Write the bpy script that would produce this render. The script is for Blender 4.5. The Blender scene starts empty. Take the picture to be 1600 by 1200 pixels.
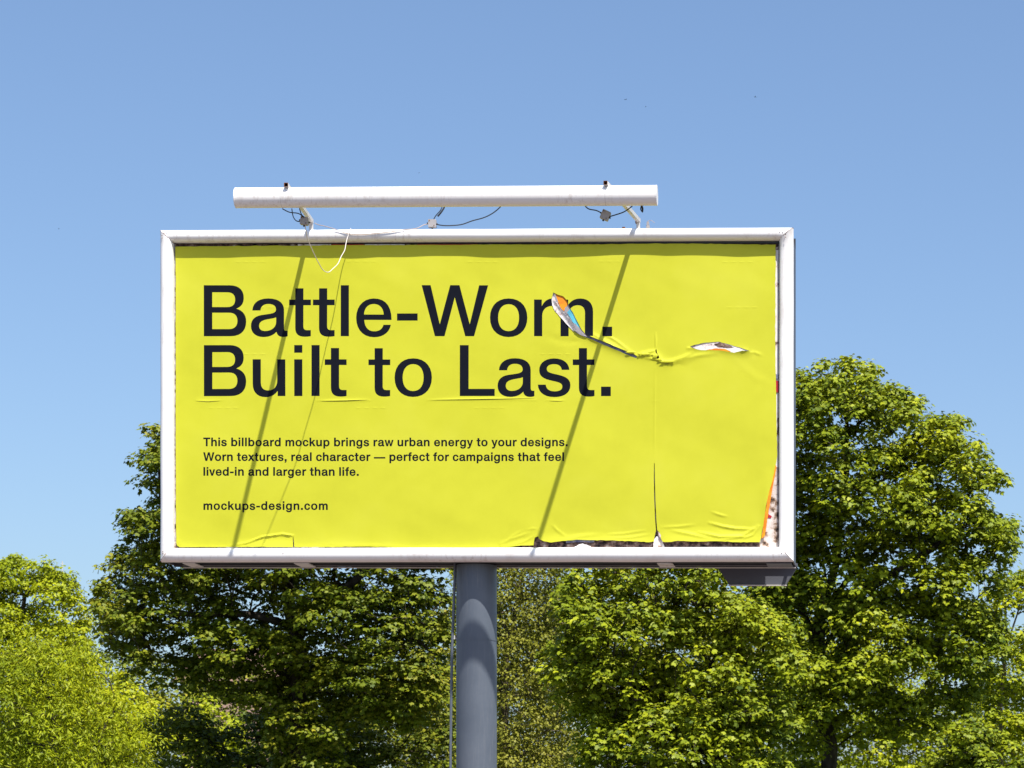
import bpy, math, random
import numpy as np
from mathutils import Vector, noise
from mathutils.geometry import delaunay_2d_cdt

import time; T0 = time.time()
random.seed(7); rng = np.random.default_rng(7)
SC = bpy.context.scene
COL = SC.collection

# ---------------------------------------------------------------- camera
D = 20.0                     # metres from the camera to the poster
F = 3740.0                   # focal length in photo pixels (photo 1600 wide)
S = D / F                    # metres per photo pixel on the poster plane
VX, VY = 1440.0, 1340.0      # foot of the camera axis: the camera stands to the right, below the board
EYE = 1.6
cam_d = bpy.data.cameras.new('camera')
cam = bpy.data.objects.new('camera', cam_d); COL.objects.link(cam)
cam.location = (0, -D, EYE); cam.rotation_euler = (math.radians(90), 0, 0)
cam_d.sensor_width = 36; cam_d.sensor_fit = 'HORIZONTAL'; cam_d.lens = 36 * F / 1600
cam_d.shift_x = -(VX - 800) / 1600; cam_d.shift_y = (VY - 600) / 1600
cam_d.clip_start = 0.5; cam_d.clip_end = 5000
cam_d.dof.use_dof = True; cam_d.dof.focus_distance = D; cam_d.dof.aperture_fstop = 12.0
SC.camera = cam

# ---------------------------------------------------------------- light
SUNV = Vector((0.69, -1.0, 2.35)).normalized()
elev = math.asin(SUNV.z); rot = math.atan2(SUNV.x, SUNV.y)
world = bpy.data.worlds.new('World'); SC.world = world; world.use_nodes = True
wn = world.node_tree.nodes; wl = world.node_tree.links
sky = wn.new('ShaderNodeTexSky'); sky.sky_type = 'NISHITA'; sky.sun_disc = False
sky.sun_elevation = elev; sky.sun_rotation = rot
sky.air_density = 1.0; sky.dust_density = 1.9; sky.ozone_density = 1.0; sky.altitude = 50
tint = wn.new('ShaderNodeMix'); tint.data_type = 'RGBA'; tint.blend_type = 'MULTIPLY'; tint.inputs[0].default_value = 1
tint.inputs[7].default_value = (0.93, 1.04, 1.165, 1)     # white balance of the whole sky
wl.new(sky.outputs[0], tint.inputs[6]); wl.new(tint.outputs[2], wn['Background'].inputs[0]); wn['Background'].inputs[1].default_value = 0.089
sun_d = bpy.data.lights.new('sun', 'SUN'); sun_d.energy = 5.0; sun_d.angle = math.radians(0.53)
sun_d.color = (1.0, 0.95, 0.87)
sun = bpy.data.objects.new('sun', sun_d); COL.objects.link(sun)
sun.rotation_euler = SUNV.to_track_quat('Z', 'Y').to_euler(); sun.location = (10, -20, 40)
SC.view_settings.view_transform = 'Standard'; SC.view_settings.look = 'None'
SC.view_settings.gamma = 1; SC.view_settings.use_curve_mapping = False
SC.view_settings.exposure = 0.78
SC.render.film_transparent = False

# ---------------------------------------------------------------- helpers
def W(px, py, d=0.0):        # point of the board frame: photo pixels on the poster plane, d pixels towards the viewer
    return ((px - VX) * S, -d * S, EYE + (VY - py) * S)
def V(px, py, d=0.0):        # where pixel (px, py) lies when it is d pixel-units in front of the poster plane
    k = (F - d) / F
    return W(VX + (px - VX) * k, VY + (py - VY) * k, d)
def at(px, py, dist):        # where pixel (px, py) lies dist metres from the camera plane
    k = dist / F
    return ((px - VX) * k, dist - D, EYE + (VY - py) * k)

def tag(o, label=None, cat=None, group=None, kind=None):
    if label: o['label'] = label
    if cat: o['category'] = cat
    if group: o['group'] = group
    if kind: o['kind'] = kind
    return o
def empty(name, loc):
    o = bpy.data.objects.new(name, None); COL.objects.link(o); o.location = loc; return o
def mesh_obj(name, verts, faces, mats, parent=None, smooth=False, fm=None):
    me = bpy.data.meshes.new(name); me.from_pydata([tuple(v) for v in verts], [], faces); me.update()
    if not isinstance(mats, (list, tuple)): mats = [mats]
    for m in mats: me.materials.append(m)
    if fm is not None: me.polygons.foreach_set('material_index', fm)
    if smooth: me.polygons.foreach_set('use_smooth', [True] * len(me.polygons))
    o = bpy.data.objects.new(name, me); COL.objects.link(o)
    if parent:
        o.parent = parent; o.location = -Vector(parent_loc(parent))
    return o
def parent_loc(p):
    v = Vector((0, 0, 0))
    while p is not None:
        v += p.location; p = p.parent
    return v

class MB:
    def __init__(s): s.v = []; s.f = []
    def add(s, vs, fs):
        n = len(s.v); s.v += [tuple(v) for v in vs]; s.f += [tuple(i + n for i in f) for f in fs]
    def box8(s, p):           # p: 8 corners, bottom ring then top ring
        s.add(p, [(3, 2, 1, 0), (4, 5, 6, 7), (0, 1, 5, 4), (1, 2, 6, 5), (2, 3, 7, 6), (3, 0, 4, 7)])
    def box(s, a, b):
        (x0, y0, z0), (x1, y1, z1) = [(min(i, j)) for i, j in zip(a, b)], [(max(i, j)) for i, j in zip(a, b)]
        s.box8([(x0, y0, z0), (x1, y0, z0), (x1, y1, z0), (x0, y1, z0), (x0, y0, z1), (x1, y0, z1), (x1, y1, z1), (x0, y1, z1)])
    def tube(s, pts, r, n=8, cap=True):
        pts = [Vector(p) for p in pts]
        rs = r if isinstance(r, (list, tuple)) else [r] * len(pts)
        ring = []
        prev = None
        for i, p in enumerate(pts):
            t = (pts[min(i + 1, len(pts) - 1)] - pts[max(i - 1, 0)])
            if t.length < 1e-9: t = Vector((0, 0, 1))
            t.normalize()
            if prev is None:
                a = t.orthogonal().normalized()
            else:
                a = (prev - t * prev.dot(t))
                a = a.normalized() if a.length > 1e-6 else t.orthogonal().normalized()
            prev = a; b = t.cross(a)
            ring.append([p + (a * math.cos(2 * math.pi * k / n) + b * math.sin(2 * math.pi * k / n)) * rs[i] for k in range(n)])
        vs = [v for rg in ring for v in rg]; fs = []
        for i in range(len(pts) - 1):
            for k in range(n):
                k2 = (k + 1) % n
                fs.append((i * n + k, i * n + k2, (i + 1) * n + k2, (i + 1) * n + k))
        if cap:
            fs.append(tuple(range(n))[::-1]); fs.append(tuple(range((len(pts) - 1) * n, len(pts) * n)))
        s.add(vs, fs)
    def build(s, name, mat, parent=None, smooth=False):
        return mesh_obj(name, s.v, s.f, mat, parent, smooth)

def smooth_path(pts, n=6):    # Catmull-Rom
    P = [Vector(p) for p in pts]; out = []
    for i in range(len(P) - 1):
        p0 = P[max(i - 1, 0)]; p1 = P[i]; p2 = P[i + 1]; p3 = P[min(i + 2, len(P) - 1)]
        for k in range(n):
            t = k / n
            out.append(0.5 * ((2 * p1) + (p2 - p0) * t + (2 * p0 - 5 * p1 + 4 * p2 - p3) * t * t + (3 * p1 - p0 - 3 * p2 + p3) * t ** 3))
    out.append(P[-1]); return out

# ---------------------------------------------------------------- materials
def mat(name, col, rough=0.6, spec=0.5, metallic=0.0):
    m = bpy.data.materials.new(name); m.use_nodes = True
    b = m.node_tree.nodes['Principled BSDF']
    b.inputs['Base Color'].default_value = (*col, 1); b.inputs['Roughness'].default_value = rough
    b.inputs['Specular IOR Level'].default_value = spec; b.inputs['Metallic'].default_value = metallic
    return m
def speckle(m, cols, scale, detail=6, stops=None, rough=None, coord='Object', bump=0.0, dist=0.0, stretch=(1, 1, 1)):
    nt = m.node_tree; n = nt.nodes; l = nt.links; b = n['Principled BSDF']
    tc = n.new('ShaderNodeTexCoord'); mp = n.new('ShaderNodeMapping'); mp.inputs['Scale'].default_value = stretch
    tx = n.new('ShaderNodeTexNoise'); tx.inputs['Scale'].default_value = scale; tx.inputs['Detail'].default_value = detail
    tx.inputs['Roughness'].default_value = 0.62; tx.inputs['Distortion'].default_value = dist
    cr = n.new('ShaderNodeValToRGB'); el = cr.color_ramp.elements
    stops = stops or [i / (len(cols) - 1) for i in range(len(cols))]
    while len(el) < len(cols): el.new(0.5)
    for e, c, s_ in zip(el, cols, stops): e.position = s_; e.color = (*c, 1)
    l.new(tc.outputs[coord], mp.inputs[0]); l.new(mp.outputs[0], tx.inputs['Vector']); l.new(tx.outputs['Fac'], cr.inputs[0])
    l.new(cr.outputs[0], b.inputs['Base Color'])
    if bump:
        bp = n.new('ShaderNodeBump'); bp.inputs['Strength'].default_value = bump; bp.inputs['Distance'].default_value = 0.004
        l.new(tx.outputs['Fac'], bp.inputs['Height']); l.new(bp.outputs[0], b.inputs['Normal'])
    return m

M = {}
M['white'] = speckle(mat('white_enamel', (.8, .78, .76), .38), [(.70, .66, .63), (.80, .785, .77), (.82, .81, .80)], 3.0, 8, [.28, .42, .7])
M['paint_bar'] = speckle(mat('bar_enamel', (.8, .77, .74), .42), [(.66, .58, .52), (.79, .765, .745), (.81, .80, .79)], 2.2, 8, [.25, .38, .7])
def grime(m, amt, col, sx, seed):
    nt = m.node_tree; n = nt.nodes; l = nt.links; b = n['Principled BSDF']; src = b.inputs['Base Color'].links[0].from_socket
    tc = n.new('ShaderNodeTexCoord'); mp = n.new('ShaderNodeMapping'); mp.inputs['Scale'].default_value = (sx, sx, 1.2); mp.inputs['Location'].default_value = (seed, 0, 0)
    a = n.new('ShaderNodeTexNoise'); a.inputs['Scale'].default_value = 4; a.inputs['Detail'].default_value = 10; a.inputs['Roughness'].default_value = .7
    big = n.new('ShaderNodeTexNoise'); big.inputs['Scale'].default_value = 1.1; big.inputs['Detail'].default_value = 3
    r1 = n.new('ShaderNodeMapRange'); r1.inputs[1].default_value = .50; r1.inputs[2].default_value = .68
    r2 = n.new('ShaderNodeMapRange'); r2.inputs[1].default_value = .42; r2.inputs[2].default_value = .66
    mu = n.new('ShaderNodeMath'); mu.operation = 'MULTIPLY'; mu2 = n.new('ShaderNodeMath'); mu2.operation = 'MULTIPLY'; mu2.inputs[1].default_value = amt
    mx = n.new('ShaderNodeMix'); mx.data_type = 'RGBA'; mx.inputs[7].default_value = (*col, 1)
    l.new(tc.outputs['Object'], mp.inputs[0]); l.new(mp.outputs[0], a.inputs['Vector']); l.new(tc.outputs['Object'], big.inputs['Vector'])
    l.new(a.outputs['Fac'], r1.inputs[0]); l.new(big.outputs['Fac'], r2.inputs[0]); l.new(r1.outputs[0], mu.inputs[0]); l.new(r2.outputs[0], mu.inputs[1])
    l.new(mu.outputs[0], mu2.inputs[0]); l.new(mu2.outputs[0], mx.inputs[0]); l.new(src, mx.inputs[6]); l.new(mx.outputs[2], b.inputs['Base Color'])
grime(M['white'], .55, (.33, .25, .19), 7, 0); grime(M['paint_bar'], .55, (.34, .25, .18), 9, 3)
M['paper'] = speckle(mat('yellow_paper', (.80, .72, .05), .62, .28), [(.472, .474, .018), (.510, .512, .022), (.532, .532, .032)], 1.5, 9, [.3, .5, .7], bump=.05)
M['ink'] = mat('navy_ink', (.0055, .007, .013), .85, .08)
M['pole'] = speckle(mat('grey_blue_paint', (.13, .145, .18), .45), [(.074, .090, .116), (.088, .105, .133), (.102, .119, .147)], 2.5, 7, [.3, .5, .7])
grime(M['pole'], .22, (.30, .29, .28), 14, 5)
M['dark'] = speckle(mat('dark_steel', (.03, .032, .038), .6), [(.02, .02, .026), (.035, .037, .045), (.06, .05, .045)], 5, 7, [.3, .55, .8])
M['tray'] = speckle(mat('slate_paint', (.07, .075, .095), .5), [(.07, .074, .092), (.085, .09, .11)], 4, 6)
M['grey'] = mat('grey_plastic', (.33, .31, .31), .5)
M['galv'] = speckle(mat('weathered_steel', (.5, .48, .45), .5), [(.30, .2, .13), (.52, .5, .48), (.62, .6, .58)], 9, 8, [.3, .42, .7])
M['rust'] = speckle(mat('rusty_steel', (.16, .06, .03), .8, .2), [(.05, .02, .014), (.20, .075, .03), (.3, .13, .06)], 30, 6, [.35, .55, .75])
M['black'] = mat('black_rubber', (.01, .011, .014), .5)
M['cable_w'] = mat('white_cable', (.62, .56, .52), .5)
M['cable_b'] = mat('tan_cable', (.36, .27, .22), .5)
M['backing'] = speckle(mat('bare_backing', (.6, .5, .45), .85, .1), [(.05, .035, .03), (.30, .2, .14), (.60, .50, .44), (.72, .66, .62)], 16, 12, [.37, .44, .5, .62], bump=.5)
M['brown'] = speckle(mat('torn_paper_pulp', (.1, .06, .05), .9, .1), [(.015, .012, .014), (.07, .045, .04), (.22, .14, .11), (.5, .45, .42)], 22, 12, [.36, .47, .58, .74], bump=.8)
M['oldwhite'] = speckle(mat('old_white_print', (.7, .66, .65), .7, .2), [(.16, .11, .10), (.62, .5, .47), (.74, .70, .69), (.78, .76, .76)], 14, 9, [.33, .39, .47, .7])
M['orange'] = speckle(mat('orange_print', (.8, .27, .01), .6, .3), [(.6, .15, .01), (.85, .32, .01)], 9, 5, [.3, .6])
M['cyan'] = speckle(mat('cyan_print', (.08, .45, .6), .6, .3), [(.06, .3, .45), (.12, .52, .66)], 11, 5, [.3, .6])
M['red'] = mat('red_print', (.42, .015, .03), .6, .3)
M['navy'] = speckle(mat('blue_print', (.05, .07, .16), .7, .2), [(.06, .07, .16), (.3, .3, .38)], 20, 5, [.3, .6])
M['greyp'] = mat('grey_print', (.3, .28, .3), .7, .2)
M['bark'] = speckle(mat('bark', (.06, .045, .035), .9, .1), [(.022, .018, .015), (.055, .043, .034), (.10, .082, .066)], 6, 9, [.3, .5, .7], bump=.6, stretch=(1, 1, .3))
M['palebark'] = speckle(mat('pale_bark', (.2, .15, .12), .9, .1), [(.09, .065, .05), (.2, .155, .125), (.3, .25, .21)], 6, 9, [.3, .5, .7], bump=.4, stretch=(1, 1, .3))
M['grass'] = speckle(mat('grass', (.05, .08, .02), .9, .1), [(.03, .05, .012), (.06, .09, .02), (.09, .1, .035)], .6, 10)

def leaf_mat(name, dark, mid, light, trans=.35, rough=.5):
    m = bpy.data.materials.new(name); m.use_nodes = True; nt = m.node_tree; n = nt.nodes; l = nt.links
    b = n['Principled BSDF']; b.inputs['Roughness'].default_value = rough; b.inputs['Specular IOR Level'].default_value = .16
    at_ = n.new('ShaderNodeAttribute'); at_.attribute_name = 'tint'
    cr = n.new('ShaderNodeValToRGB'); el = cr.color_ramp.elements
    el[0].color = (*dark, 1); el[1].color = (*light, 1); e = el.new(.5); e.color = (*mid, 1)
    l.new(at_.outputs['Fac'], cr.inputs[0]); l.new(cr.outputs[0], b.inputs['Base Color'])
    tr = n.new('ShaderNodeBsdfTranslucent'); mx = n.new('ShaderNodeMixShader'); mx.inputs[0].default_value = trans
    hs = n.new('ShaderNodeHueSaturation'); hs.inputs['Hue'].default_value = .485; hs.inputs['Value'].default_value = 1.25
    l.new(cr.outputs[0], hs.inputs['Color']); l.new(hs.outputs[0], tr.inputs[0])
    out = n['Material Output']; l.new(b.outputs[0], mx.inputs[1]); l.new(tr.outputs[0], mx.inputs[2]); l.new(mx.outputs[0], out.inputs[0])
    return m
L_maple = leaf_mat('maple_leaf', (.045, .075, .004), (.14, .17, .008), (.27, .24, .016), .15)
L_bright = leaf_mat('bright_maple_leaf', (.05, .085, .004), (.195, .235, .007), (.37, .38, .012), .14)
L_lime = leaf_mat('lime_leaf', (.13, .18, .005), (.285, .325, .007), (.45, .44, .010), .26)
L_olive = leaf_mat('olive_leaf', (.11, .12, .012), (.205, .21, .022), (.30, .28, .04), .25)

# ---------------------------------------------------------------- ground
def ground():
    v = []; f = []
    xs = [-2500, -600, -200, -80, -40, -20, 0, 20, 60, 200, 600, 2500]; ys = [-60, -30, -10, 0, 15, 40, 80, 130, 300, 900, 4000]
    for y in ys:
        for x in xs: v.append((x, y, 0.12 * noise.noise(Vector((x * .05, y * .05, 0))) if abs(x) < 100 and y < 200 else 0))
    nx = len(xs)
    for j in range(len(ys) - 1):
        for i in range(nx - 1): f.append((j * nx + i, j * nx + i + 1, (j + 1) * nx + i + 1, (j + 1) * nx + i))
    return tag(mesh_obj('ground', v, f, M['grass']), kind='structure')
ground()
M['paving'] = speckle(mat('paving', (.3, .22, .18), .9, .1), [(.12, .09, .085), (.15, .115, .105), (.18, .14, .13)], 1.2, 10)
m_ = MB(); m_.box((-45, -45, .16), (25, 14, .17)); tag(m_.build('pavement', M['paving']), kind='structure')

# ---------------------------------------------------------------- billboard
pole_x, pole_d, pole_r = 736.3, -45.0, 31.6
px0 = W(pole_x, VY, pole_d)
BB = empty('billboard', (px0[0], px0[1], 0.0))
tag(BB, 'yellow poster billboard in a white frame on a grey pole, with a lamp bar above', 'billboard')

OUT = dict(TL=(252, 361), TR=(1240, 357), BL=(252.5, 878.5), BR=(1240, 877.5))
INN = dict(TL=(272.5, 380.5), TR=(1218, 376.8), BL=(272.5, 857), BR=(1217, 855))
def lerp(a, b, t): return a + (b - a) * t
def rail(c0, c1, nseg=60, jit=1.0, low=1):
    prof = []
    for k in range(15):
        a = math.pi * k / 14
        u = .5 - .5 * math.cos(a); u = .5 + (abs(u - .5) * 2) ** .9 * .5 * (1 if u > .5 else -1)
        prof.append((u, 1.0 + 13.0 * math.sin(a) ** .8))
    prof = [(0.0, -3.0)] + prof + [(1.0, -3.0)]
    v = []; f = []; n = len(prof)
    for i in range(nseg + 1):
        t = i / nseg
        # mitre joints: a hair of a gap at the corners
        o = [lerp(OUT[c0][k], OUT[c1][k], t) for k in (0, 1)]; q = [lerp(INN[c0][k], INN[c1][k], t) for k in (0, 1)]
        wob = jit * .35 * noise.noise(Vector((o[0] * .011, o[1] * .011, 3)))
        Lr = math.hypot(OUT[c1][0] - OUT[c0][0], OUT[c1][1] - OUT[c0][1])
        hs = 1 if low == 1 else low + (1 - low) * math.exp(-min(t, 1 - t) * Lr / 14)
        for u, d in prof:
            d = d * hs if d > 0 else d
            v.append(W(lerp(o[0], q[0], u) + (wob if c0[1] == c1[1] else 0), lerp(o[1], q[1], u) + (wob if c0[0] == c1[0] else 0), d))
    for i in range(nseg):
        for k in range(n - 1): f.append((i * n + k, (i + 1) * n + k, (i + 1) * n + k + 1, i * n + k + 1))
    f.append(tuple(range(n))); f.append(tuple(range(nseg * n, nseg * n + n))[::-1])
    o = mesh_obj('frame_rail', v, f, M['white'], BB, True)
    md = o.modifiers.new('edges', 'EDGE_SPLIT'); md.split_angle = math.radians(62)
    return o
rails = {}
for nm, (a, b) in dict(top=('TL', 'TR'), right=('TR', 'BR'), bottom=('BR', 'BL'), left=('BL', 'TL')).items():
    # inset the ends a little so that the mitre shows as a dark joint
    rails[nm] = rail(a, b, low=.55 if nm == 'right' else 1)
def joint(c):
    (x0, y0), (x1, y1) = OUT[c], INN[c]
    m = MB(); pts = []
    for k in range(9):
        a = math.pi * k / 8; u = .5 - .5 * math.cos(a)
        pts.append(W(lerp(x0, x1, u), lerp(y0, y1, u), 1.05 + 13.0 * math.sin(a) ** .8 - .1))
    m.tube(pts, .42 * S, 5); m.build('corner_seam', M['rust'], BB)
for c in OUT: joint(c)
screw = None
def screws(pts, rl):
    global screw
    for x, y in pts:
        c = Vector(W(x, y, 14.0)); r = .75 * S; vs = []; fs = []
        for ring, (rr, dy) in enumerate([(r, 0), (r * .9, -r * .7), (0.25 * r, -r)]):
            for k in range(8):
                a = 2 * math.pi * k / 8; vs.append(c + Vector((math.cos(a) * rr, dy, math.sin(a) * rr)))
        for ring in range(2):
            for k in range(8): fs.append((ring * 8 + k, ring * 8 + (k + 1) % 8, (ring + 1) * 8 + (k + 1) % 8, (ring + 1) * 8 + k))
        fs.append(tuple(range(16, 24)))
        mesh_obj('screw', vs, fs, M['rust'], rl)
screws([(261, 367.5), (265, 367), (1219, 366), (1224, 366.3)], rails['top'])
screws([(257.5, 372), (257.8, 375.5), (258.5, 864), (259, 867)], rails['left'])
screws([(1228, 370), (1228.3, 374.2), (1229, 860), (1229.3, 863.5)], rails['right'])
screws([(1038, 859.5), (446, 866), (1222, 866)], rails['bottom'])

# backing board
m = MB(); a = W(262, 370, -3); b = W(1230, 868, -9)
m.box(a, b); backing = m.build('backing_board', M['backing'], BB)

# dark gap strips round the poster (rebate between the rail and the board)
m = MB()
m.box(W(1216.6, 378, -2.9), W(1218.6, 855, .5)); m.box(W(272, 377, -2.9), W(1217, 380.5, 1.0))
m.build('rebate_seal', M['black'], BB)

def hash2(x, y, s=0.0): return noise.noise(Vector((x, y, s)))
def patch(name, poly, d, material, parent, curl=None, thick=0.35, jag=0.0):
    """a scrap of paper: a polygon in board pixels with some depth; curl(x,y)->extra px towards the viewer"""
    P = []
    n = len(poly)
    for i in range(n):
        x0, y0 = poly[i]; x1, y1 = poly[(i + 1) % n]; L = math.hypot(x1 - x0, y1 - y0); k = max(1, int(L / 2.2))
        for j in range(k):
            t = j / k; x = lerp(x0, x1, t); y = lerp(y0, y1, t)
            P.append((x + jag * hash2(x * .9, y * .9, 5), y + jag * hash2(x * .9, y * .9, 9)))
    xs = [p[0] for p in P]; ys = [p[1] for p in P]
    inner = []
    gx = np.arange(min(xs) + 1, max(xs), 2.0); gy = np.arange(min(ys) + 1, max(ys), 2.0)
    if len(gx) and len(gy):
        G = np.array([(x, y) for x in gx for y in gy]); G = G[inside_pts(G, [P])]
        if len(G): G = G[((G[:, None] - np.array(P)[None]) ** 2).sum(2).min(1) > .6]
        inner = [tuple(q) for q in G]
    pts = [Vector(p) for p in P + inner]
    N = len(P)
    vo, _, fo, _, _, _ = delaunay_2d_cdt(pts, [], [list(range(N))], 1, 1e-5)
    nv = len(vo); vs = []; fs = []
    for s_ in (0, 1):
        for p in vo:
            dd = d + (curl(p.x, p.y) if curl else 0.0) - s_ * thick
            vs.append(W(p.x, p.y, dd))
    fs = [tuple(f) for f in fo] + [tuple(i + nv for i in reversed(f)) for f in fo]
    return mesh_obj(name, vs, fs, material, parent, True)
def inside_pts(P, loops):
    x = P[:, 0]; y = P[:, 1]; ins = np.zeros(len(P), bool)
    for lp in loops:
        a = np.asarray(lp, float); b = np.roll(a, -1, 0)
        for (x0, y0), (x1, y1) in zip(a, b):
            if y0 == y1: continue
            c = ((y0 > y) != (y1 > y)) & (x < (x1 - x0) * (y - y0) / (y1 - y0) + x0)
            ins ^= c
    return ins

# ------------------------------------------------ lettering: outlines of a plain grotesque, cap height 375 units
GL = {
 'B': (312, 35, 22, "M0,0 L0,375 L190,375 C258,375 294,340 294,283 C294,240 275,217 240,203 C286,190 312,158 312,108 C312,40 272,0 200,0 Z M62,323 L62,215 L172,215 C210,215 230,233 230,269 C230,305 210,323 172,323 Z M62,173 L62,53 L185,53 C226,53 247,75 247,113 C247,152 226,173 185,173 Z"),
 'a': (270, 20, 8, "M10,189 C12,245 55,278 127,278 C203,278 243,246 243,192 L243,62 C243,46 247,40 257,40 L270,40 L270,0 C262,-4 250,-6 238,-6 C208,-6 192,8 188,32 C165,5 130,-7 93,-7 C35,-7 0,25 0,75 C0,122 28,148 80,156 C135,165 184,165 184,195 C184,222 165,237 128,237 C92,237 72,218 70,189 Z M185,138 C150,122 60,130 60,78 C60,50 78,38 105,38 C150,38 185,65 185,104 Z"),
 't': (160, 10, 12, "M45,353 L105,353 L105,270 L160,270 L160,228 L105,228 L105,75 C105,52 115,45 132,45 L160,45 L160,0 C145,-3 130,-4 115,-4 C70,-4 45,15 45,62 L45,228 L0,228 L0,270 L45,270 Z"),
 'l': (60, 33, 33, "M0,0 L0,375 L60,375 L60,0 Z"),
 'i': (60, 33, 33, "M0,0 L0,270 L60,270 L60,0 Z M0,318 L0,375 L60,375 L60,318 Z"),
 'e': (260, 20, 18, "M260,120 L60,120 C62,65 90,37 132,37 C170,37 193,55 200,85 L255,85 C243,25 195,-7 130,-7 C50,-7 0,50 0,135 C0,222 55,278 130,278 C215,278 260,225 260,120 Z M58,160 L202,160 C200,210 170,237 130,237 C90,237 60,210 58,160 Z"),
 '-': (152, 20, 20, "M0,115 L0,168 L152,168 L152,115 Z"),
 'W': (488, 3, 3, "M0,375 L66,375 L133,88 L210,375 L278,375 L353,88 L422,375 L488,375 L385,0 L320,0 L243,285 L168,0 L97,0 Z"),
 'o': (275, 18, 18, "M137,278 C222,278 275,222 275,136 C275,50 222,-7 137,-7 C52,-7 0,50 0,136 C0,222 52,278 137,278 Z M137,235 C185,235 214,198 214,136 C214,74 185,37 137,37 C89,37 60,74 60,136 C60,198 89,235 137,235 Z"),
 'r': (158, 33, 2, "M0,0 L0,270 L57,270 L57,222 C75,260 102,278 135,278 L158,276 L158,219 C148,221 140,222 130,222 C85,222 60,190 60,150 L60,0 Z"),
 'n': (240, 33, 30, "M0,0 L0,270 L57,270 L57,232 C78,263 108,278 145,278 C205,278 240,243 240,180 L240,0 L180,0 L180,170 C180,210 160,228 127,228 C88,228 60,203 60,155 L60,0 Z"),
 '.': (72, 33, 33, "M0,0 L0,70 L72,70 L72,0 Z"),
 'L': (257, 35, 8, "M0,0 L0,375 L65,375 L65,53 L257,53 L257,0 Z"),
 's': (240, 15, 15, "M232,193 C230,245 185,278 122,278 C55,278 10,245 10,190 C10,140 50,125 110,112 C160,101 180,95 180,70 C180,47 158,36 124,36 C85,36 62,52 58,85 L0,85 C2,30 45,-7 122,-7 C195,-7 240,25 240,80 C240,130 200,147 140,160 C90,171 66,177 66,200 C66,224 88,235 120,235 C152,235 172,222 176,193 Z"),
 'k': (250, 33, 3, "M0,0 L0,375 L60,375 L60,162 L168,270 L240,270 L143,178 L250,0 L180,0 L101,138 L60,98 L60,0 Z"),
 'h': (240, 33, 30, "M0,0 L0,375 L60,375 L60,235 C80,263 110,278 147,278 C205,278 240,243 240,180 L240,0 L180,0 L180,170 C180,210 160,228 127,228 C88,228 60,203 60,155 L60,0 Z"),
 'b': (262, 33, 18, "M0,0 L0,375 L60,375 L60,238 C80,265 108,278 140,278 C215,278 262,222 262,137 C262,50 213,-7 140,-7 C105,-7 75,8 57,38 L57,0 Z M131,232 C176,232 201,195 201,136 C201,76 176,39 131,39 C86,39 59,76 59,136 C59,195 86,232 131,232 Z"),
 'g': (262, 18, 33, "M205,270 L262,270 L262,15 C262,-70 215,-110 130,-110 C60,-110 18,-78 12,-28 L72,-28 C77,-52 98,-64 132,-64 C180,-64 202,-42 202,5 L202,38 C185,8 155,-3 122,-3 C48,-3 0,50 0,137 C0,222 48,278 122,278 C160,278 188,263 205,234 Z M132,234 C178,234 203,198 203,138 C203,78 178,42 132,42 C86,42 61,78 61,138 C61,198 86,234 132,234 Z"),
 'c': (247, 18, 12, "M245,178 L187,178 C181,215 160,235 128,235 C85,235 60,200 60,136 C60,70 86,36 128,36 C162,36 184,58 189,95 L247,95 C240,32 195,-7 128,-7 C50,-7 0,48 0,136 C0,222 50,278 128,278 C195,278 240,240 245,178 Z"),
 'm': (382, 33, 30, "M0,0 L0,270 L57,270 L57,232 C77,263 103,278 137,278 C172,278 200,262 212,232 C232,263 262,278 297,278 C350,278 382,245 382,188 L382,0 L322,0 L322,178 C322,210 308,228 280,228 C245,228 221,205 221,165 L221,0 L161,0 L161,178 C161,210 147,228 119,228 C84,228 60,203 60,158 L60,0 Z"),
 'w': (385, 5, 5, "M0,270 L62,270 L115,75 L165,270 L222,270 L272,75 L325,270 L385,270 L302,0 L243,0 L193,190 L143,0 L83,0 Z"),
 'y': (255, 5, 5, "M0,270 L65,270 L130,75 L192,270 L255,270 L155,-15 C135,-75 115,-108 65,-108 C50,-108 38,-107 27,-104 L27,-54 C37,-57 47,-58 56,-58 C80,-58 92,-48 100,-22 L104,-3 Z"),
 'T': (300, 8, 8, "M0,375 L300,375 L300,322 L181,322 L181,0 L118,0 L118,322 L0,322 Z"),
 'x': (250, 5, 5, "M0,270 L72,270 L125,188 L180,270 L248,270 L160,143 L255,0 L182,0 L123,92 L64,0 L-5,0 L88,140 Z"),
 ',': (72, 33, 33, "M0,0 L0,70 L72,70 L72,5 C72,-45 45,-75 5,-80 L5,-50 C28,-43 36,-25 36,0 Z"),
 '\u2014': (500, 10, 10, "M0,112 L0,160 L500,160 L500,112 Z"),
 'f': (155, 10, 2, "M45,0 L45,228 L0,228 L0,270 L45,270 L45,300 C45,355 75,378 125,378 C137,378 148,377 155,375 L155,330 C148,331 140,332 133,332 C113,332 105,323 105,302 L105,270 L153,270 L153,228 L105,228 L105,0 Z"),
 'v': (250, 5, 5, "M0,270 L65,270 L125,72 L186,270 L250,270 L156,0 L94,0 Z"),
}
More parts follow.
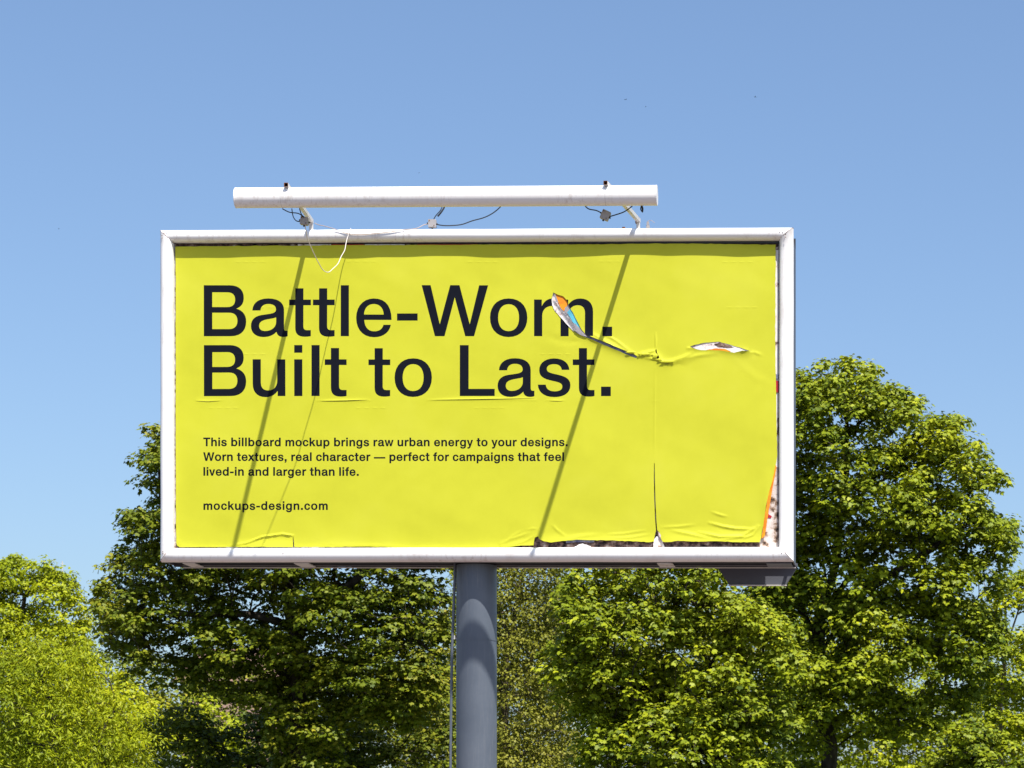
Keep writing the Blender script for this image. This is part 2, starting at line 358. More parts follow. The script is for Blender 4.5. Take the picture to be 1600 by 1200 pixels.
def parse(s, n):
    loops = []; cur = []; toks = s.split()
    i = 0; p = (0, 0)
    xy = lambda t: tuple(float(q) for q in t.split(','))
    while i < len(toks):
        t = toks[i]
        if t[0] == 'M': cur = [xy(t[1:])]; p = cur[0]; i += 1
        elif t[0] == 'L': p = xy(t[1:]); cur.append(p); i += 1
        elif t[0] == 'C':
            c1 = xy(t[1:]); c2 = xy(toks[i + 1]); e = xy(toks[i + 2])
            for k in range(1, n + 1):
                u = k / n; w = 1 - u
                cur.append(tuple(w ** 3 * p[j] + 3 * w * w * u * c1[j] + 3 * w * u * u * c2[j] + u ** 3 * e[j] for j in (0, 1)))
            p = e; i += 3
        elif t[0] == 'Z':
            if cur[0] == cur[-1]: cur = cur[:-1]
            loops.append(cur); i += 1
    return loops
def glyph(ch, n):
    if ch == 'u': w, l, r, s = GL['n']; return w, r, l, [[(w - x, 270 - y) for x, y in lp] for lp in parse(s, n)]
    if ch == 'd': w, l, r, s = GL['b']; return w, r, l, [[(w - x, y) for x, y in lp] for lp in parse(s, n)]
    if ch == 'p': w, l, r, s = GL['b']; return w, l, r, [[(x, 270 - y) for x, y in lp] for lp in parse(s, n)]
    w, l, r, s = GL[ch]; return w, l, r, parse(s, n)
def line_exact(items, base, k, n=7):      # (char, x px)
    out = []
    for ch, x in items:
        w, l, r, lps = glyph(ch, n)
        out.append([[(x + u * k, base - v * k) for u, v in lp] for lp in lps])
    return out
def embolden(lps, e):
    out = []
    for lp in lps:
        a = np.array(lp, float); b = np.roll(a, -1, 0); d = b - a; L = np.hypot(d[:, 0], d[:, 1]); j = int(L.argmax())
        nr = np.array([d[j, 1], -d[j, 0]]) / L[j]; mid = (a[j] + b[j]) / 2 + nr * 2.0
        sg = -1 if inside_pts(mid[None], lps)[0] else 1
        nrm = np.stack([d[:, 1], -d[:, 0]], 1) / L[:, None]; pv = np.roll(nrm, 1, 0); m_ = nrm + pv
        q = (nrm * pv).sum(1); m_ = m_ / np.maximum(1 + q, .35)[:, None]
        out.append([tuple(v) for v in a + sg * e * m_])
    return out
def line_fit(text, x0, x1, base, k, n=3):
    pen = 0; pos = []
    for ch in text:
        if ch == ' ': pen += 128; continue
        w, l, r, _ = glyph(ch, 1); pos.append((ch, pen + l, len(pos))); pen += l + w + r; last = pen - r
    first = pos[0][1]; nat = (last - first) * k
    tr = ((x1 - x0) - nat) / max(1, len(text) - 1)
    out = []; j = 0; gi = 0
    for idx, ch in enumerate(text):
        if ch == ' ': continue
        c, u, _ = pos[gi]; gi += 1
        x = x0 + (u - first) * k + tr * idx
        w, l, r, lps = glyph(c, n); lps = embolden(lps, 11)
        out.append([[(x + a * k, base - b * k) for a, b in lp] for lp in lps])
    return out
K = 79.7 / 375; q1 = lambda z: 300 + z / 4.706; q2 = lambda z: 640 + z / 4.706
TEXT = [
 ('headline_lettering', line_exact([('B', q1(88)), ('a', q1(435)), ('t', q1(715)), ('t', q1(890)), ('l', q1(1095)), ('e', q1(1208)), ('-', q1(1508)),
    ('W', q2(90)), ('o', q2(592)), ('r', q2(916)), ('n', q2(1110)), ('.', q2(1418))], 525.6, K)
  + line_exact([('B', q1(88)), ('u', q1(448)), ('i', q1(753)), ('l', q1(880)), ('t', q1(978)), ('t', q1(1298)), ('o', q1(1490)), ('L', q2(370)), ('a', q2(648)),
    ('s', q2(943)), ('t', q2(1200)), ('.', q2(1408))], 619.1, K)),
 ('body_lettering', line_fit('This billboard mockup brings raw urban energy to your designs.', 318.3, 886.9, 697.2, 12.9 / 375)
  + line_fit('Worn textures, real character \u2014 perfect for campaigns that feel', 318.3, 881.2, 720.2, 12.9 / 375)
  + line_fit('lived-in and larger than life.', 318.6, 560.3, 743.3, 12.9 / 375)),
 ('address_lettering', line_fit('mockups-design.com', 318.6, 511.9, 796.6, 12.9 / 375)),
]

GI = {}; _g = 0
for g_ in TEXT[0][1]: GI[id(g_)] = _g; _g += 1
_g = 100
for nm, gl in TEXT[1:]:
    lastx = None; lasty = None
    for g_ in gl:
        a_ = np.array([p for lp in g_ for p in lp]); x0_, x1_ = a_[:, 0].min(), a_[:, 0].max(); yb = a_[:, 1].mean()
        if lastx is not None and (x0_ - lastx > 3.2 or x0_ < lastx - 20): _g += 1
        GI[id(g_)] = _g; lastx = x1_
    _g += 1
# ------------------------------------------------ the poster sheet
def jagged(pts, step, amp, seed, closed=False):
    out = []
    n = len(pts)
    for i in range(n - (0 if closed else 1)):
        (x0, y0), (x1, y1) = pts[i], pts[(i + 1) % n]; L = math.hypot(x1 - x0, y1 - y0); k = max(1, int(L / step))
        nx, ny = -(y1 - y0) / L, (x1 - x0) / L
        for j in range(k):
            t = j / k; x = lerp(x0, x1, t); y = lerp(y0, y1, t)
            a = amp * (hash2(x * .23, y * .23, seed) + .6 * hash2(x * .8, y * .8, seed + 4)) * (1 if j else .3)
            out.append((x + nx * a, y + ny * a))
    if not closed: out.append(pts[-1])
    return out
top_edge = jagged([(274.5, 386), (330, 385), (470, 383.8), (640, 382.8), (870, 382), (1060, 381), (1212, 382)], 7, .8, 1)
right_edge = jagged([(1212, 382), (1211.5, 540), (1213, 640), (1214.5, 712), (1211, 733), (1203, 765), (1197, 790), (1193.5, 815), (1189.5, 840), (1187, 847.5)], 6, .9, 2)
bot_a = jagged([(1187, 847.5), (1150, 847.8), (1120, 846.2), (1092, 847), (1060, 845.5), (1045, 847.5), (1036, 847), (1030, 836), (1027, 829)], 4, .9, 3)
slit = [(1025.6, 810), (1024.2, 780), (1023.4, 750), (1023, 724), (1022.1, 724), (1021.8, 750), (1022.4, 780), (1023.6, 810), (1025, 829)]
bot_b = jagged([(1025, 829), (1023, 838), (1022, 846), (1014, 847.6), (990, 846.3), (960, 844.8), (925, 844.2), (905, 843.6), (880, 845.6), (862, 848), (850, 846), (843, 842.5), (841, 838.5), (836, 840), (834.5, 846), (834, 852.3)], 4, .9, 4)
bot_c = jagged([(834, 852.3), (815, 852.6), (792, 855), (740, 855.4), (660, 855.8), (600, 854.6), (540, 854.2), (500, 855), (461, 854.5), (460, 854.8)], 6, .7, 5)
bot_d = jagged([(460, 854.8), (459.6, 848), (458.6, 839), (457.8, 839), (458.2, 855.2), (400, 854.8), (330, 855), (281, 855), (277, 852.5), (275.6, 848)], 6, .5, 6)
left_edge = jagged([(275.6, 848), (274.8, 700), (275, 520), (274.6, 386)], 8, .5, 7)
outline = top_edge[:-1] + right_edge[:-1] + bot_a[:-1] + [(1027, 829)] + slit[:-1] + bot_b[:-1] + bot_c[:-1] + bot_d[:-1] + left_edge[:-1]

def lens(pts, hw, step=3):     # thin slit round a centre line
    up = []; lo = []
    n = len(pts) - 1; N = max(6, int(math.hypot(pts[-1][0] - pts[0][0], pts[-1][1] - pts[0][1]) / step))
    for k in range(1, N):
        t = k / N; i = min(int(t * n), n - 1); u = t * n - i
        x = lerp(pts[i][0], pts[i + 1][0], u); y = lerp(pts[i][1], pts[i + 1][1], u)
        h = hw * math.sin(math.pi * t) ** .7
        up.append((x, y - h)); lo.append((x, y + h))
    return [pts[0]] + up + [pts[-1]] + lo[::-1]
HOLE_A = jagged([(864.5, 457), (872, 460.5), (880, 463), (886, 470), (889, 478), (895, 488), (901, 500), (907, 512), (915, 523), (930, 529), (950, 537), (970, 545.5), (990, 553), (996, 557.5), (994, 560), (985, 556.5),
          (966, 548.5), (945, 540), (925, 531), (911, 525.5), (900, 520), (888, 508), (877, 496), (868, 486), (863, 476), (862, 468)], 3.5, .5, 11, True)
HOLE_D = jagged([(1078, 542.3), (1086, 539), (1100, 536), (1124, 534), (1140, 538.5), (1156, 543), (1174, 549.3), (1160, 548.5), (1147, 551.5), (1128, 548), (1112, 547.4), (1096, 547.5), (1086, 545.5)], 4, .5, 12, True)
HOLE_E = [(1024.2, 548), (1025.6, 545), (1027, 552), (1031, 560), (1033, 566), (1029, 564.5), (1026, 558)]
SLITS = [([(305, 626.8), (325, 628), (346, 626.5)], .5, 1.0), ([(500, 627.3), (540, 626.6), (577, 625)], .55, 1.3), ([(672, 625.4), (735, 624.6), (790, 623.8), (836, 622.6)], .5, 1.3),
         ([(858, 626.8), (880, 627.4)], .4, .8), ([(1018, 554), (1008, 556.8), (999, 556)], .6, 1.2), ([(1033, 566), (1042, 569.5), (1053, 566)], .7, 2.0)]
HOLES = [HOLE_A, HOLE_D, HOLE_E] + [lens(p, h) for p, h, _ in SLITS]

def seg_dist(x, y, pts):      # distance to polyline, signed offset (y above = +), param
    best = np.full(x.shape, 1e9); sgn = np.zeros(x.shape); par = np.zeros(x.shape); n = len(pts) - 1
    for i in range(n):
        ax, ay = pts[i]; bx, by = pts[i + 1]; dx, dy = bx - ax, by - ay; L2 = dx * dx + dy * dy
        t = np.clip(((x - ax) * dx + (y - ay) * dy) / L2, 0, 1); qx = ax + t * dx; qy = ay + t * dy
        d = np.hypot(x - qx, y - qy); m_ = d < best
        cr = (dx * (y - ay) - dy * (x - ax))       # >0 below for left-to-right lines
        best = np.where(m_, d, best); sgn = np.where(m_, np.where(cr < 0, 1, -1), sgn); par = np.where(m_, (i + t) / n, par)
    return best, sgn, par
RIDGES = [  # polyline, half width, height (px)
 ([(1092, 832), (1125, 839), (1160, 838), (1184, 822)], 2.2, 1.3), ([(1108, 817), (1130, 823), (1148, 826), (1178, 827)], 2.0, 1.3), ([(1112, 800), (1126, 805), (1136, 807)], 1.6, .7),
 ([(1050, 829), (1075, 834), (1110, 842)], 2.5, .8), ([(1160, 843), (1176, 836), (1187, 822)], 1.6, .9), ([(1120, 845), (1150, 841), (1172, 838)], 1.5, .7),
 ([(1034, 824), (1060, 823), (1085, 820)], 2.0, .6), ([(950, 835), (975, 834), (1008, 829)], 1.5, .6), ([(955, 841), (985, 840), (1015, 835)], 1.6, .6), ([(862, 818), (870, 828), (884, 838)], 2.0, .5),
 ([(880, 845), (905, 838), (940, 834)], 3, .5), ([(782, 850), (800, 842), (826, 833)], 1.8, .7), ([(790, 846), (802, 837), (816, 829)], 1.5, .5), ([(800, 852), (820, 846), (834, 838)], 1.5, .7),
 ([(822, 828), (834, 826), (842, 827)], 1.2, .4), ([(360, 852.5), (385, 849), (410, 839), (440, 835), (457, 837)], 1.3, 1.5), ([(440, 833), (450, 836), (459, 837)], 1.2, .8),
 ([(500, 850), (540, 851.5), (620, 852)], 1.5, .5), ([(276, 830), (278, 846), (284, 853)], 1.5, .6), ([(925, 521), (945, 533), (965, 546)], 1.8, .8), ([(945, 522), (962, 532), (986, 550)], 1.6, .7),
 ([(905, 520), (925, 530), (945, 538)], 2.2, .8), ([(1045, 566), (1065, 560), (1082, 552)], 3.0, 1.2), ([(1000, 553), (1012, 551), (1024, 548)], 2.0, 1.2), ([(1010, 560), (1025, 562), (1040, 566)], 1.5, .9),
 ([(965, 486), (990, 486.5), (1020, 487)], 1.2, .3), ([(1024.5, 520), (1024.8, 545)], 1.0, .7), ([(1023.8, 575), (1023, 640), (1022.6, 720)], .9, .35), ([(1175, 549), (1190, 555)], 2.0, .5),
 ([(1040, 572), (1060, 565), (1090, 556), (1120, 552)], 3.2, .8), ([(305, 625), (420, 626), (600, 626), (760, 624), (900, 626), (1020, 627), (1210, 626)], 1.0, .18),
 ([(648, 520), (650, 625)], 1.0, .12), ([(832, 650), (832, 852)], .9, .12), ([(650, 628), (652, 850)], .9, .10), ([(460, 630), (458, 840)], .9, .10), ([(1145, 560), (1180, 590), (1205, 600)], 4, .3),
 ([(850, 524), (880, 533), (905, 534)], 4, -.5)]
DASH = []
for y0, xs in ((409.5, (372, 735, 1133)), (553.5, (372, 848)), (637.5, (330, 560, 745)), (409, (545, 940)), (480.5, (410, 1140))):
    for x in xs:
        for k in range(4): DASH.append((x + 13 * k + 3 * hash2(x, k), y0 + .6 * hash2(x + k, 7)))
def disp(x, y):
    x = np.asarray(x, float); y = np.asarray(y, float)
    d = .50 * np.sin(x * .021 + 1.1 * np.sin(y * .013) + .6) * np.sin(y * .017 + 1.3) + .30 * np.sin(x * .047 + y * .011 + 2) + .22 * np.sin(y * .035 - x * .012)
    d += .12 * np.sin(x * .09 + 2 * np.sin(y * .05)) * np.sin(y * .07 + x * .02)
    d *= np.clip((x - 274) / 20, 0, 1) * .9 + .1
    d += 1.0
    # the top band leans back under the rail in slow waves
    d += .9 * np.exp(-((y - 383) / 10) ** 2) * (np.sin(x * .024 + 1) + .7 * np.sin(x * .051))
    for pts, w, a in RIDGES:
        m_ = (x > min(p[0] for p in pts) - 4 * w) & (x < max(p[0] for p in pts) + 4 * w) & (y > min(p[1] for p in pts) - 4 * w) & (y < max(p[1] for p in pts) + 4 * w)
        if not m_.any(): continue
        b, s_, p_ = seg_dist(x[m_], y[m_], pts)
        d[m_] += 1.2 * a * np.exp(-(b / w) ** 2) * np.sin(np.pi * np.clip(p_, .04, .96)) ** .6
    # loose lower lips that stand off the board
    def lip(x0, x1, yb, h, a):
        t = np.clip((x - x0) / (x1 - x0), 0, 1); m2 = ((x > x0) & (x < x1)) * np.sin(np.pi * t) ** .35
        return a * m2 * np.clip((y - (yb - h)) / h, 0, 1.3) ** 1.6
    d += lip(1026, 1189, 848, 26, 4.2) + lip(836, 1024.5, 848, 16, 2.6) + lip(780, 834.2, 854, 12, 1.3) + lip(365, 459, 855, 15, 2.2)
    # lifted edges of the tears
    def lift(pts, up, uw, lo, lw):
        b, s_, p_ = seg_dist(x, y, pts); env = np.sin(np.pi * np.clip(p_, 0, 1)) ** .6
        return np.where(s_ > 0, up * np.exp(-(b / uw) ** 1.3), lo * np.exp(-(b / lw) ** 1.3)) * env
    d += lift([(905, 518), (930, 530), (965, 546), (996, 559)], 1.8, 7, 2.2, 5)
    d += lift([(1072, 543), (1100, 541), (1125, 541), (1150, 546), (1178, 550)], .4, 5, 3.6, 6)
    d += lift([(1170, 549), (1150, 549)], .3, 4, 1.0, 4)
    for p, h, a in SLITS: d += lift(p, a * .6, 2.6, .1, 3)
    d += lift([(990, 557), (1010, 557), (1025, 555), (1035, 566), (1055, 567)], 2.0, 5, 1.2, 6)
    # right edge stands off a little
    d += 1.6 * np.exp(-((x - 1200) / 9) ** 2) * np.clip((y - 730) / 60, 0, 1)
    for dx_, dy_ in DASH:
        m_ = (abs(x - dx_) < 10) & (abs(y - dy_) < 4)
        if m_.any(): d[m_] += .2 * np.exp(-((x[m_] - dx_) / 4.0) ** 2 - ((y[m_] - dy_) / .9) ** 2)
    return d

def build_poster():
    loops = []; kinds = []
    loops.append(outline); kinds.append('o')
    for h in HOLES: loops.append(h); kinds.append('h')
    for nm, gl in TEXT:
        for g in gl:
            for lp in g: loops.append(lp); kinds.append('t')
    pts = []; edges = []
    for lp in loops:
        n0 = len(pts); pts += [Vector(p) for p in lp]
        edges += [(n0 + i, n0 + (i + 1) % len(lp)) for i in range(len(lp))]
    g = []
    for y in np.arange(384, 857, 5.0):
        for x in np.arange(276, 1214, 5.0): g.append((x + rng.uniform(-.8, .8), y + rng.uniform(-.8, .8)))
    def dense(x0, x1, y0, y1, st):
        for y in np.arange(y0, y1, st):
            for x in np.arange(x0, x1, st): g.append((x + rng.uniform(-.2, .2), y + rng.uniform(-.2, .2)))
    dense(1025, 1195, 812, 850, 1.6); dense(776, 1025, 822, 852, 1.8); dense(352, 470, 830, 856, 1.6)
    dense(895, 1060, 512, 575, 1.7); dense(1065, 1195, 530, 562, 1.7); dense(470, 1020, 850, 856, 2.5); dense(276, 1212, 383, 396, 2.5)
    dense(1018, 1029, 515, 830, 1.3); dense(1105, 1140, 795, 812, 1.6); dense(1180, 1212, 730, 850, 2.2)
    for x, y in DASH: dense(x - 6, x + 6, y - 1.6, y + 1.8, .8)
    for p, h, a in SLITS[:4]: dense(p[0][0] - 4, p[-1][0] + 4, p[0][1] - 6, p[0][1] + 5, 1.5)
    pts += [Vector(p) for p in g]
    vo, _, fo, _, _, _ = delaunay_2d_cdt(pts, edges, [], 0, 1e-4)
    P = np.array([(p.x, p.y) for p in vo]); T = np.array([list(f) for f in fo])
    C = P[T].mean(1)
    keep = inside_pts(C, [outline]) & ~inside_pts(C, HOLES)
    ar = np.abs(np.cross(P[T[:, 1]] - P[T[:, 0]], P[T[:, 2]] - P[T[:, 0]])); keep &= ar > 1e-5
    ink = np.full(len(T), -1)
    for k, (nm, gl) in enumerate(TEXT):
        for gph in gl:
            a = np.array([p for lp in gph for p in lp]); lo = a.min(0) - .1; hi = a.max(0) + .1
            idx = np.where((C[:, 0] > lo[0]) & (C[:, 0] < hi[0]) & (C[:, 1] > lo[1]) & (C[:, 1] < hi[1]))[0]
            if len(idx):
                r = inside_pts(C[idx], gph); gi = GI[id(gph)]; ink[idx[r]] = gi
    dd = disp(P[:, 0], P[:, 1])
    VV = [W(x, y, q) for (x, y), q in zip(P, dd)]
    # shared normals so that print and paper shade as one sheet
    N = np.zeros((len(P), 3)); A = np.array(VV); t_ = T[keep]
    fn = np.cross(A[t_[:, 1]] - A[t_[:, 0]], A[t_[:, 2]] - A[t_[:, 0]]); fl = fn[:, 1] > 0; fn[fl] *= -1
    for c in range(3): np.add.at(N, t_[:, c], fn)
    N /= np.maximum(np.linalg.norm(N, axis=1)[:, None], 1e-12)
    def part(name, sel, mt, parent):
        t = T[sel]; a = A[t]; n_ = np.cross(a[:, 1] - a[:, 0], a[:, 2] - a[:, 0]); t = np.where((n_[:, 1] > 0)[:, None], t[:, ::-1], t)
        used, inv = np.unique(t, return_inverse=True); inv = inv.reshape(t.shape)
        o = mesh_obj(name, A[used], [tuple(int(q) for q in f) for f in inv], mt, parent, True)
        o.data.normals_split_custom_set_from_vertices([tuple(N[i]) for i in used])
        return o
    po = part('poster', keep & (ink < 0), M['paper'], BB)
    for k in sorted(set(GI.values())):
        sel = keep & (ink == k)
        if sel.any(): part('printed_letter' if k < 100 else 'printed_word', sel, M['ink'], po)
    return po
poster = build_poster()

# older layers that show through and curled scraps
def sub(name, poly, d, m_, curl=None, jag=.4, thick=.35, par=None): return patch(name, poly, d, m_, par or poster, curl, thick, jag)
def layer(name, poly, d, m_, curl=None, jag=.4, thick=.3): return patch(name, poly, d, m_, backing, curl, thick, jag)
layer('old_print_scrap', [(860, 452), (895, 462), (912, 498), (935, 524), (1000, 555), (1000, 564), (905, 528), (880, 508), (860, 484)], -1.6, M['oldwhite'])
layer('old_print_scrap', [(866, 457), (884, 461), (888, 474), (881, 486), (876, 481)], -.7, M['orange'])
layer('old_print_scrap', [(883, 480), (890, 477), (892, 488), (886, 491), (882, 487)], -.4, M['greyp'])
layer('old_print_scrap', [(886, 488), (893, 480), (904, 500), (916, 524), (907, 518), (895, 503)], -.2, M['cyan'])
layer('old_print_scrap', [(896, 508), (904, 511), (925, 527), (960, 541), (995, 556), (995, 561), (950, 546), (915, 530), (900, 521)], .1, M['navy'])
sub('torn_flap', [(864, 470), (868, 471), (873, 479), (880, 488), (888, 497), (897, 507), (901, 516), (896, 518), (887, 508.5), (877, 497), (867, 486), (863, 477)], 1.5, M['oldwhite'],
    lambda x, y: 3.2 * max(0, min(1, ((x - 863) - (y - 470) * .72) / 7.0)) + .5 * hash2(x * .5, y * .5, 3))
sub('torn_flap', [(893, 507), (899, 506), (907, 515), (918, 527), (907, 524), (899, 518)], 3.0, M['greyp'], lambda x, y: .6 * hash2(x * .4, y * .4))
sub('torn_flap', [(866, 462), (868, 460), (871, 468), (873, 473), (869, 472)], 3, M['greyp'])
layer('old_print_scrap', [(1074, 540), (1090, 535), (1126, 530), (1150, 538), (1180, 550), (1150, 556), (1100, 550)], .3, M['oldwhite'])
layer('old_print_scrap', [(1116, 538), (1125, 535.5), (1134, 537), (1147, 543), (1136, 543.5), (1122, 542)], .7, M['brown'], None, 1.0)
layer('old_print_scrap', [(1104, 547), (1118, 544.5), (1132, 545), (1142, 549), (1128, 551), (1112, 549)], .7, M['orange'], None, .8)
layer('old_print_scrap', [(1020, 545), (1034, 545), (1036, 568), (1020, 562)], -1.4, M['rust'])
# little crumpled yellow bits along the tear
for (cx, cy, w, h, a) in ((1006, 554, 10, 3, 3.5), (1043, 566, 11, 3.2, 5), (1024, 557, 4, 5, 4), (986, 551, 9, 2.4, 4), (1031, 563, 3, 4, 4)):
    sub('torn_flap', [(cx - w, cy), (cx - w * .4, cy - h * .8), (cx + w * .3, cy - h), (cx + w, cy - h * .2), (cx + w * .4, cy + h), (cx - w * .5, cy + h * .7)], 2.2, M['paper'],
        lambda x, y, cx=cx, cy=cy, a=a, h=h: a * .6 * math.exp(-((y - cy) / h) ** 2) + .8 * hash2(x * .35, y * .5, cx), .9)
# right margin
layer('old_print_scrap', [(1209, 594), (1217.5, 595.5), (1217.5, 613), (1212, 613), (1209, 606)], -.9, M['red'])
layer('old_print_scrap', [(1209, 583), (1217, 586), (1217, 592), (1210, 591)], -.8, M['navy'], None, .8)
layer('old_print_scrap', [(1214.5, 653), (1217.5, 652), (1217.5, 680), (1213.5, 678), (1215.5, 664)], -.8, M['brown'], None, .8)
layer('old_print_scrap', [(1209, 384), (1217.5, 384), (1217.5, 730), (1209, 730)], -2.2, M['oldwhite'], None, .8)
sub('torn_flap', [(1212, 726), (1213.5, 730), (1208, 758), (1203.5, 785), (1199, 812), (1195.5, 836), (1192.5, 840), (1190, 842), (1194, 812), (1199, 780), (1205, 754)], .1, M['orange'], lambda x, y: .8 + .5 * hash2(x * .2, y * .1), .5)
layer('old_print_scrap', [(1200, 803), (1206, 806), (1204, 809), (1199, 808)], -2.3, M['red'], None, 1.2)
# bottom margin: brown pulp and scraps
layer('torn_pulp', [(1187, 842), (1187, 855.5), (1036, 855.5), (1034, 842)], -1.5, M['brown'], lambda x, y: 1.2 * hash2(x * .3, y * .4), .5)
layer('torn_pulp', [(1021, 838), (1021, 855.5), (834.5, 855.8), (834, 836), (846, 836), (862, 843)], -1.5, M['brown'], lambda x, y: 1.2 * hash2(x * .3, y * .4, 2), .5)
layer('old_print_scrap', [(885, 842), (930, 842), (928, 847.3), (905, 846.8), (884, 848.5)], -.2, M['navy'], None, .8)
layer('old_print_scrap', [(897, 855.5), (903, 851.2), (911, 849.4), (919, 852), (924, 855.6)], .4, M['oldwhite'], lambda x, y: 1.5 * hash2(x * .4, y * .4), 1.2)
layer('old_print_scrap', [(1021, 855.5), (1021.5, 845), (1025.5, 838), (1028.5, 838), (1028, 855.5)], .2, M['oldwhite'], None, 1.0)
layer('old_print_scrap', [(1028, 856), (1028, 832), (1035, 845), (1038.5, 855.8)], -.6, M['backing'], None, .6)
sub('torn_flap', [(1027, 828), (1031, 833), (1037, 846), (1034, 845), (1029, 836)], 1.8, M['backing'], None, .4)
for a, b, mt in ((276, 340, 'brown'), (352, 372, 'oldwhite'), (376, 458, 'brown'), (470, 500, 'oldwhite'), (506, 622, 'brown'), (664, 708, 'navy'), (712, 760, 'brown'), (788, 834, 'brown')):
    layer('old_print_scrap', [(a, 853), (b, 853), (b - 3, 857), (a + 2, 857)], -1.0, M[mt], None, 1.6)
# top margin strips
for a, b, mt in ((465, 517, 'oldwhite'), (518, 568, 'red'), (570, 632, 'oldwhite'), (652, 746, 'red'), (748, 780, 'brown'), (836, 868, 'red')):
    layer('old_print_scrap', [(a, 381.2), (b, 381.2), (b, 386), (a, 386)], -.9, M[mt], None, .5)
layer('torn_pulp', [(274, 377), (1216, 374), (1216, 390), (274, 391)], -2.0, M['brown'], lambda x, y: .8 * hash2(x * .2, y * .4), .3)
layer('torn_pulp', [(272.6, 400), (275.5, 400), (275.5, 856), (272.6, 856)], -1.6, M['backing'], lambda x, y: .8 * hash2(x * .6, y * .3), .7)

# ------------------------------------------------ rear box, seen from underneath
m = MB()
y0, y1 = 4.5 * S, 57 * S
zt, zb = W(0, 358.5)[2], W(0, 879.0)[2]; xl, xr = W(254.5, 0)[0], W(1240.3, 0)[0]; th = .012
m.box((xl, y1 - th, zb), (xr, y1, zt)); m.build('back_panel', M['dark'], BB)
for nm, a, b in (('side_panel', (xl, .018, zb + .01), (xl + th, y1 - th - .002, zt - .01)), ('side_panel', (xr - th, .018, zb + .01), (xr, y1 - th - .002, W(0, 377)[2])), ('top_panel', (xl + .02, .018, zt - .03), (xr - .02, y1 - th - .002, zt - .02))):
    m = MB(); m.box(a, b); m.build(nm, M['tray'], BB)
m = MB(); m.box((xl + .09, .03, zb + .004), (xr - .02, .075, zb + .06)); m.build('lower_beam', M['dark'], BB)
m = MB(); m.box((xl + .09, y1 - .085, zb + .004), (xr - .02, y1 - .03, zb + .05)); m.build('lower_beam', M['dark'], BB)
m = MB(); m.box((xl + .014, .08, zb + .09), (xr - .014, y1 - .09, zb + .1)); m.build('floor_panel', M['dark'], BB)
m = MB(); m.box((xl + .08, y1 - .011, zb - .011), (xr, y1 + .002, zb - .002)); m.build('rear_flange', M['galv'], BB)
for x0, x1 in ((284, 303), (458, 481), (1026, 1050), (1197, 1236)):
    m = MB(); m.box((W(x0, 0)[0], .022, zb - .006), (W(x1, 0)[0], y1 - .03, zb + .002)); m.build('cross_bracket', M['galv'] if x0 < 1100 else M['tray'], BB)
# service tray below the right end
TD = -134
m = MB(); fr = [V(1121, 886.5, TD), V(1246, 885.5, TD), V(1228.5, 913, TD), V(1139, 913.5, TD)]
bk = [(p[0], p[1] + .035, p[2]) for p in fr]
m.add(fr + bk, [(3, 2, 1, 0), (4, 5, 6, 7)] + [(i, (i + 1) % 4, (i + 1) % 4 + 4, i + 4) for i in range(4)])
tr = m.build('service_tray', M['tray'], BB)
m = MB(); a, b = fr[3], fr[2]; m.box((a[0] - .005, a[1] - .012, a[2] - .009), (b[0] + .005, a[1] + .036, a[2] - .002)); m.build('tray_lip', M['galv'], tr)
m = MB(); a, b = fr[0], fr[1]; m.box((a[0], a[1] - .034, a[2] + .003), (b[0], a[1] + .04, a[2] + .033)); m.build('tray_lid', M['tray'], tr)
for xx in (1135, 1190, 1235):
    m = MB(); a = V(xx, 884, TD); m.box((a[0] - .012, y1 + .003, a[2] + .034), (a[0] + .012, a[1] + .03, a[2] + .06)); m.build('tray_hanger', M['dark'], tr)

# ------------------------------------------------ pole, clamp band and conduit
m = MB(); px = W(pole_x, 0)[0]; py = -pole_d * S
m.tube([(px, py, -.3), (px, py, 2.0), (px, py, zb + .0015)], pole_r * S, 64); po = m.build('pole', M['pole'], BB, True)
md = po.modifiers.new('edges', 'EDGE_SPLIT'); md.split_angle = math.radians(50)
m = MB(); zc = V(745, 998, pole_d + 31)[2]; vs = []; fs = []
for zz in (zc - .006, zc + .006):
    for k in range(48): a = 2 * math.pi * k / 48; vs.append((px + math.cos(a) * (pole_r * S + .0025), py + math.sin(a) * (pole_r * S + .0025), zz))
for k in range(48): fs.append((k, (k + 1) % 48, (k + 1) % 48 + 48, k + 48))
m.add(vs, fs); m.build('clamp_band', M['pole'], po, True)
m = MB(); c = V(709, 996, pole_d + 6); m.box((c[0] - .012, c[1] - .012, c[2] - .011), (c[0] + .05, c[1] + .012, c[2] - .004)); m.box((c[0] + .006, c[1] - .014, c[2] - .016), (c[0] + .014, c[1] + .014, c[2] + .016)); m.build('conduit_clamp', M['galv'], BB)
def cond(pts, r, name, mt):
    m = MB(); m.tube(smooth_path(pts, 8), r, 10); return m.build(name, mt, BB, True)
cz = pole_d + 8
cond([V(711, 876, cz), V(710, 920, cz), V(708.2, 965, cz), V(706.6, 1010, cz), V(705.2, 1080, cz), V(704.3, 1160, cz), V(704, 1230, cz), (V(704, 1230, cz)[0], V(704, 1230, cz)[1], 0)], 2.1 * S, 'conduit', M['pole'])

